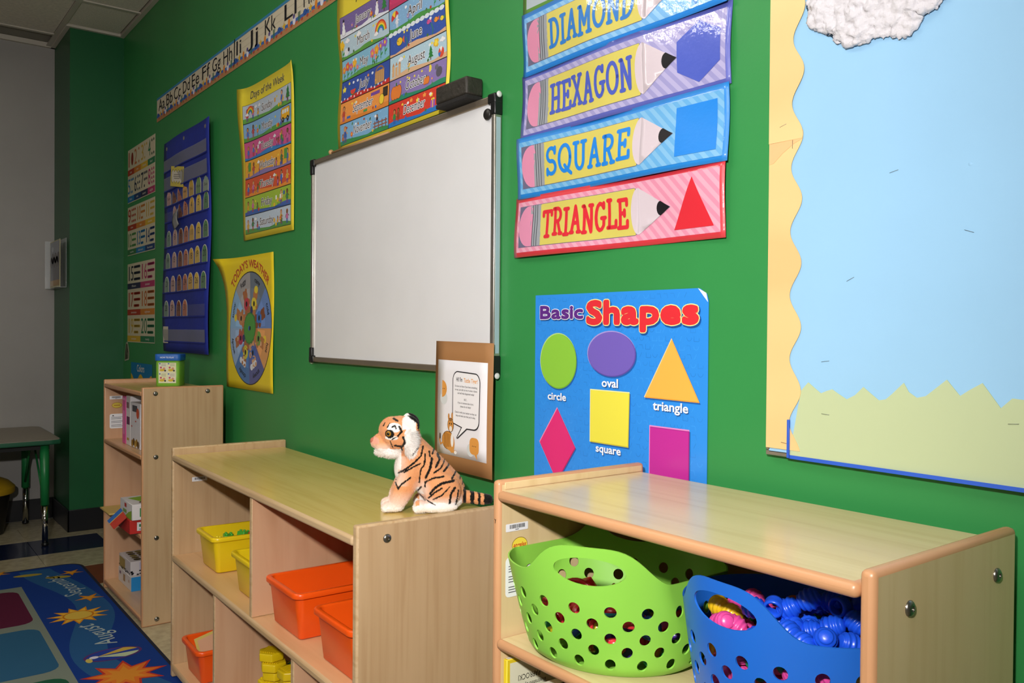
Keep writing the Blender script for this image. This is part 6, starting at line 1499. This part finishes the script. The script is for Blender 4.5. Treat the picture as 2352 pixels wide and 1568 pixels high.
    FUR = nmat('plush_fur')[0]; nt = FUR.node_tree; b = nt.nodes['Principled BSDF']
    at = N(nt, 'ShaderNodeAttribute', attribute_name='Col'); nt.links.new(at.outputs['Color'], b.inputs['Base Color']); b.inputs['Roughness'].default_value = .95; b.inputs['Specular IOR Level'].default_value = .15; b.inputs['Sheen Weight'].default_value = .25
    me.materials.append(FUR); obj('body', me, None, t)
    # short pile: one fine blade each
    rg = random.Random(6); V, F, CL = [], [], []
    me.calc_loop_triangles(); tris = [lt for lt in me.loop_triangles]
    for _ in range(60000):
        lt = tris[rg.randrange(len(tris))]; a, b_ = rg.random(), rg.random()
        if a+b_ > 1: a, b_ = 1-a, 1-b_
        i0, i1, i2 = lt.vertices; p0 = me.vertices[i0].co; co = p0+(me.vertices[i1].co-p0)*a+(me.vertices[i2].co-p0)*b_; n = NR[i0]
        if co.z < .003: continue
        u, w = co.x/K+UC, WC-co.z/K; c = vc[i0]
        L_ = .0024*rg.uniform(.6, 1.2)
        if ((u-430)/90)**2+((w-930)/170)**2 < 1 and c == WH: L_ *= 3.0
        if u < 330 and w > 960 and w < 1100: L_ *= 1.6
        if u < 260 and 860 < w < 960: L_ *= .5
        dr = (n*.75+Vector((.55, 0, -.55))*(.9 if u > 250 else .4)+Vector((rg.uniform(-.4, .4), rg.uniform(-.4, .4), rg.uniform(-.4, .4)))).normalized()
        s = dr.cross(n); s = (s.normalized() if s.length > 1e-4 else Vector((1, 0, 0)))*.00034
        k = len(V); V += [co-s-n*.0004, co+s-n*.0004, (lambda q: Vector((q.x, q.y, max(q.z, .0006))))(co+dr*L_)]; F.append((k, k+1, k+2)); g = rg.uniform(.85, 1.12); CL += [tuple(min(1, x*g) for x in c)]*3
    fm = bpy.data.meshes.new('fur'); fm.from_pydata(V, [], F); fm.update(); ca = fm.color_attributes.new('Col', 'FLOAT_COLOR', 'POINT')
    ca.data.foreach_set('color', [q for c in CL for q in (*c, 1)]); fm.materials.append(FUR)
    fo = obj('fur_pile', fm, None, t); fo['kind'] = 'stuff'
    # eyes, nose, whiskers
    BVH = __import__('mathutils').bvhtree.BVHTree.FromPolygons([v.co.copy() for v in me.vertices], [tuple(p.vertices) for p in me.polygons])
    EB, EA = plain('black_glass', '060606', .05, coat=.8), plain('amber_glass', 'A8761C', .08, coat=.8)
    for s in (-1, 1):
        h = BVH.ray_cast(P3(238, 812, s*.2), Vector((0, -s, 0))); q = h[0]-h[1]*.0008; rt_ = h[1].to_track_quat('Z', 'Y').to_euler()
        e = obj('eye', lathe([(0, 0), (.0062, 0), (.0058, .0018), (.0042, .0032), (0, .0038)], 18, cap=False), EA, t, q, rt_, True)
        pu = obj('pupil', lathe([(0, .0030), (.0036, .0030), (.0031, .0041), (0, .0047)], 16, cap=False), EB, e, (0, 0, -.0003), None, True)
        pu['label'] = 'black pupil'
    nb = bmesh.new(); bmesh.ops.create_icosphere(nb, subdivisions=3, radius=1, matrix=Matrix.Diagonal((.0072, .0098, .0075, 1))); obj('nose', nb, plain('pink_velour_nose', 'BE6E58', .8), t, P3(104, 886), None, True)
    ml = obj('mouth_line', tube([P3(112, 915, -.004), P3(150, 938, -.0135), P3(200, 950, -.0205)], .0007, 6), plain('brown_thread', '5A2E1E', .8), t)
tiger()
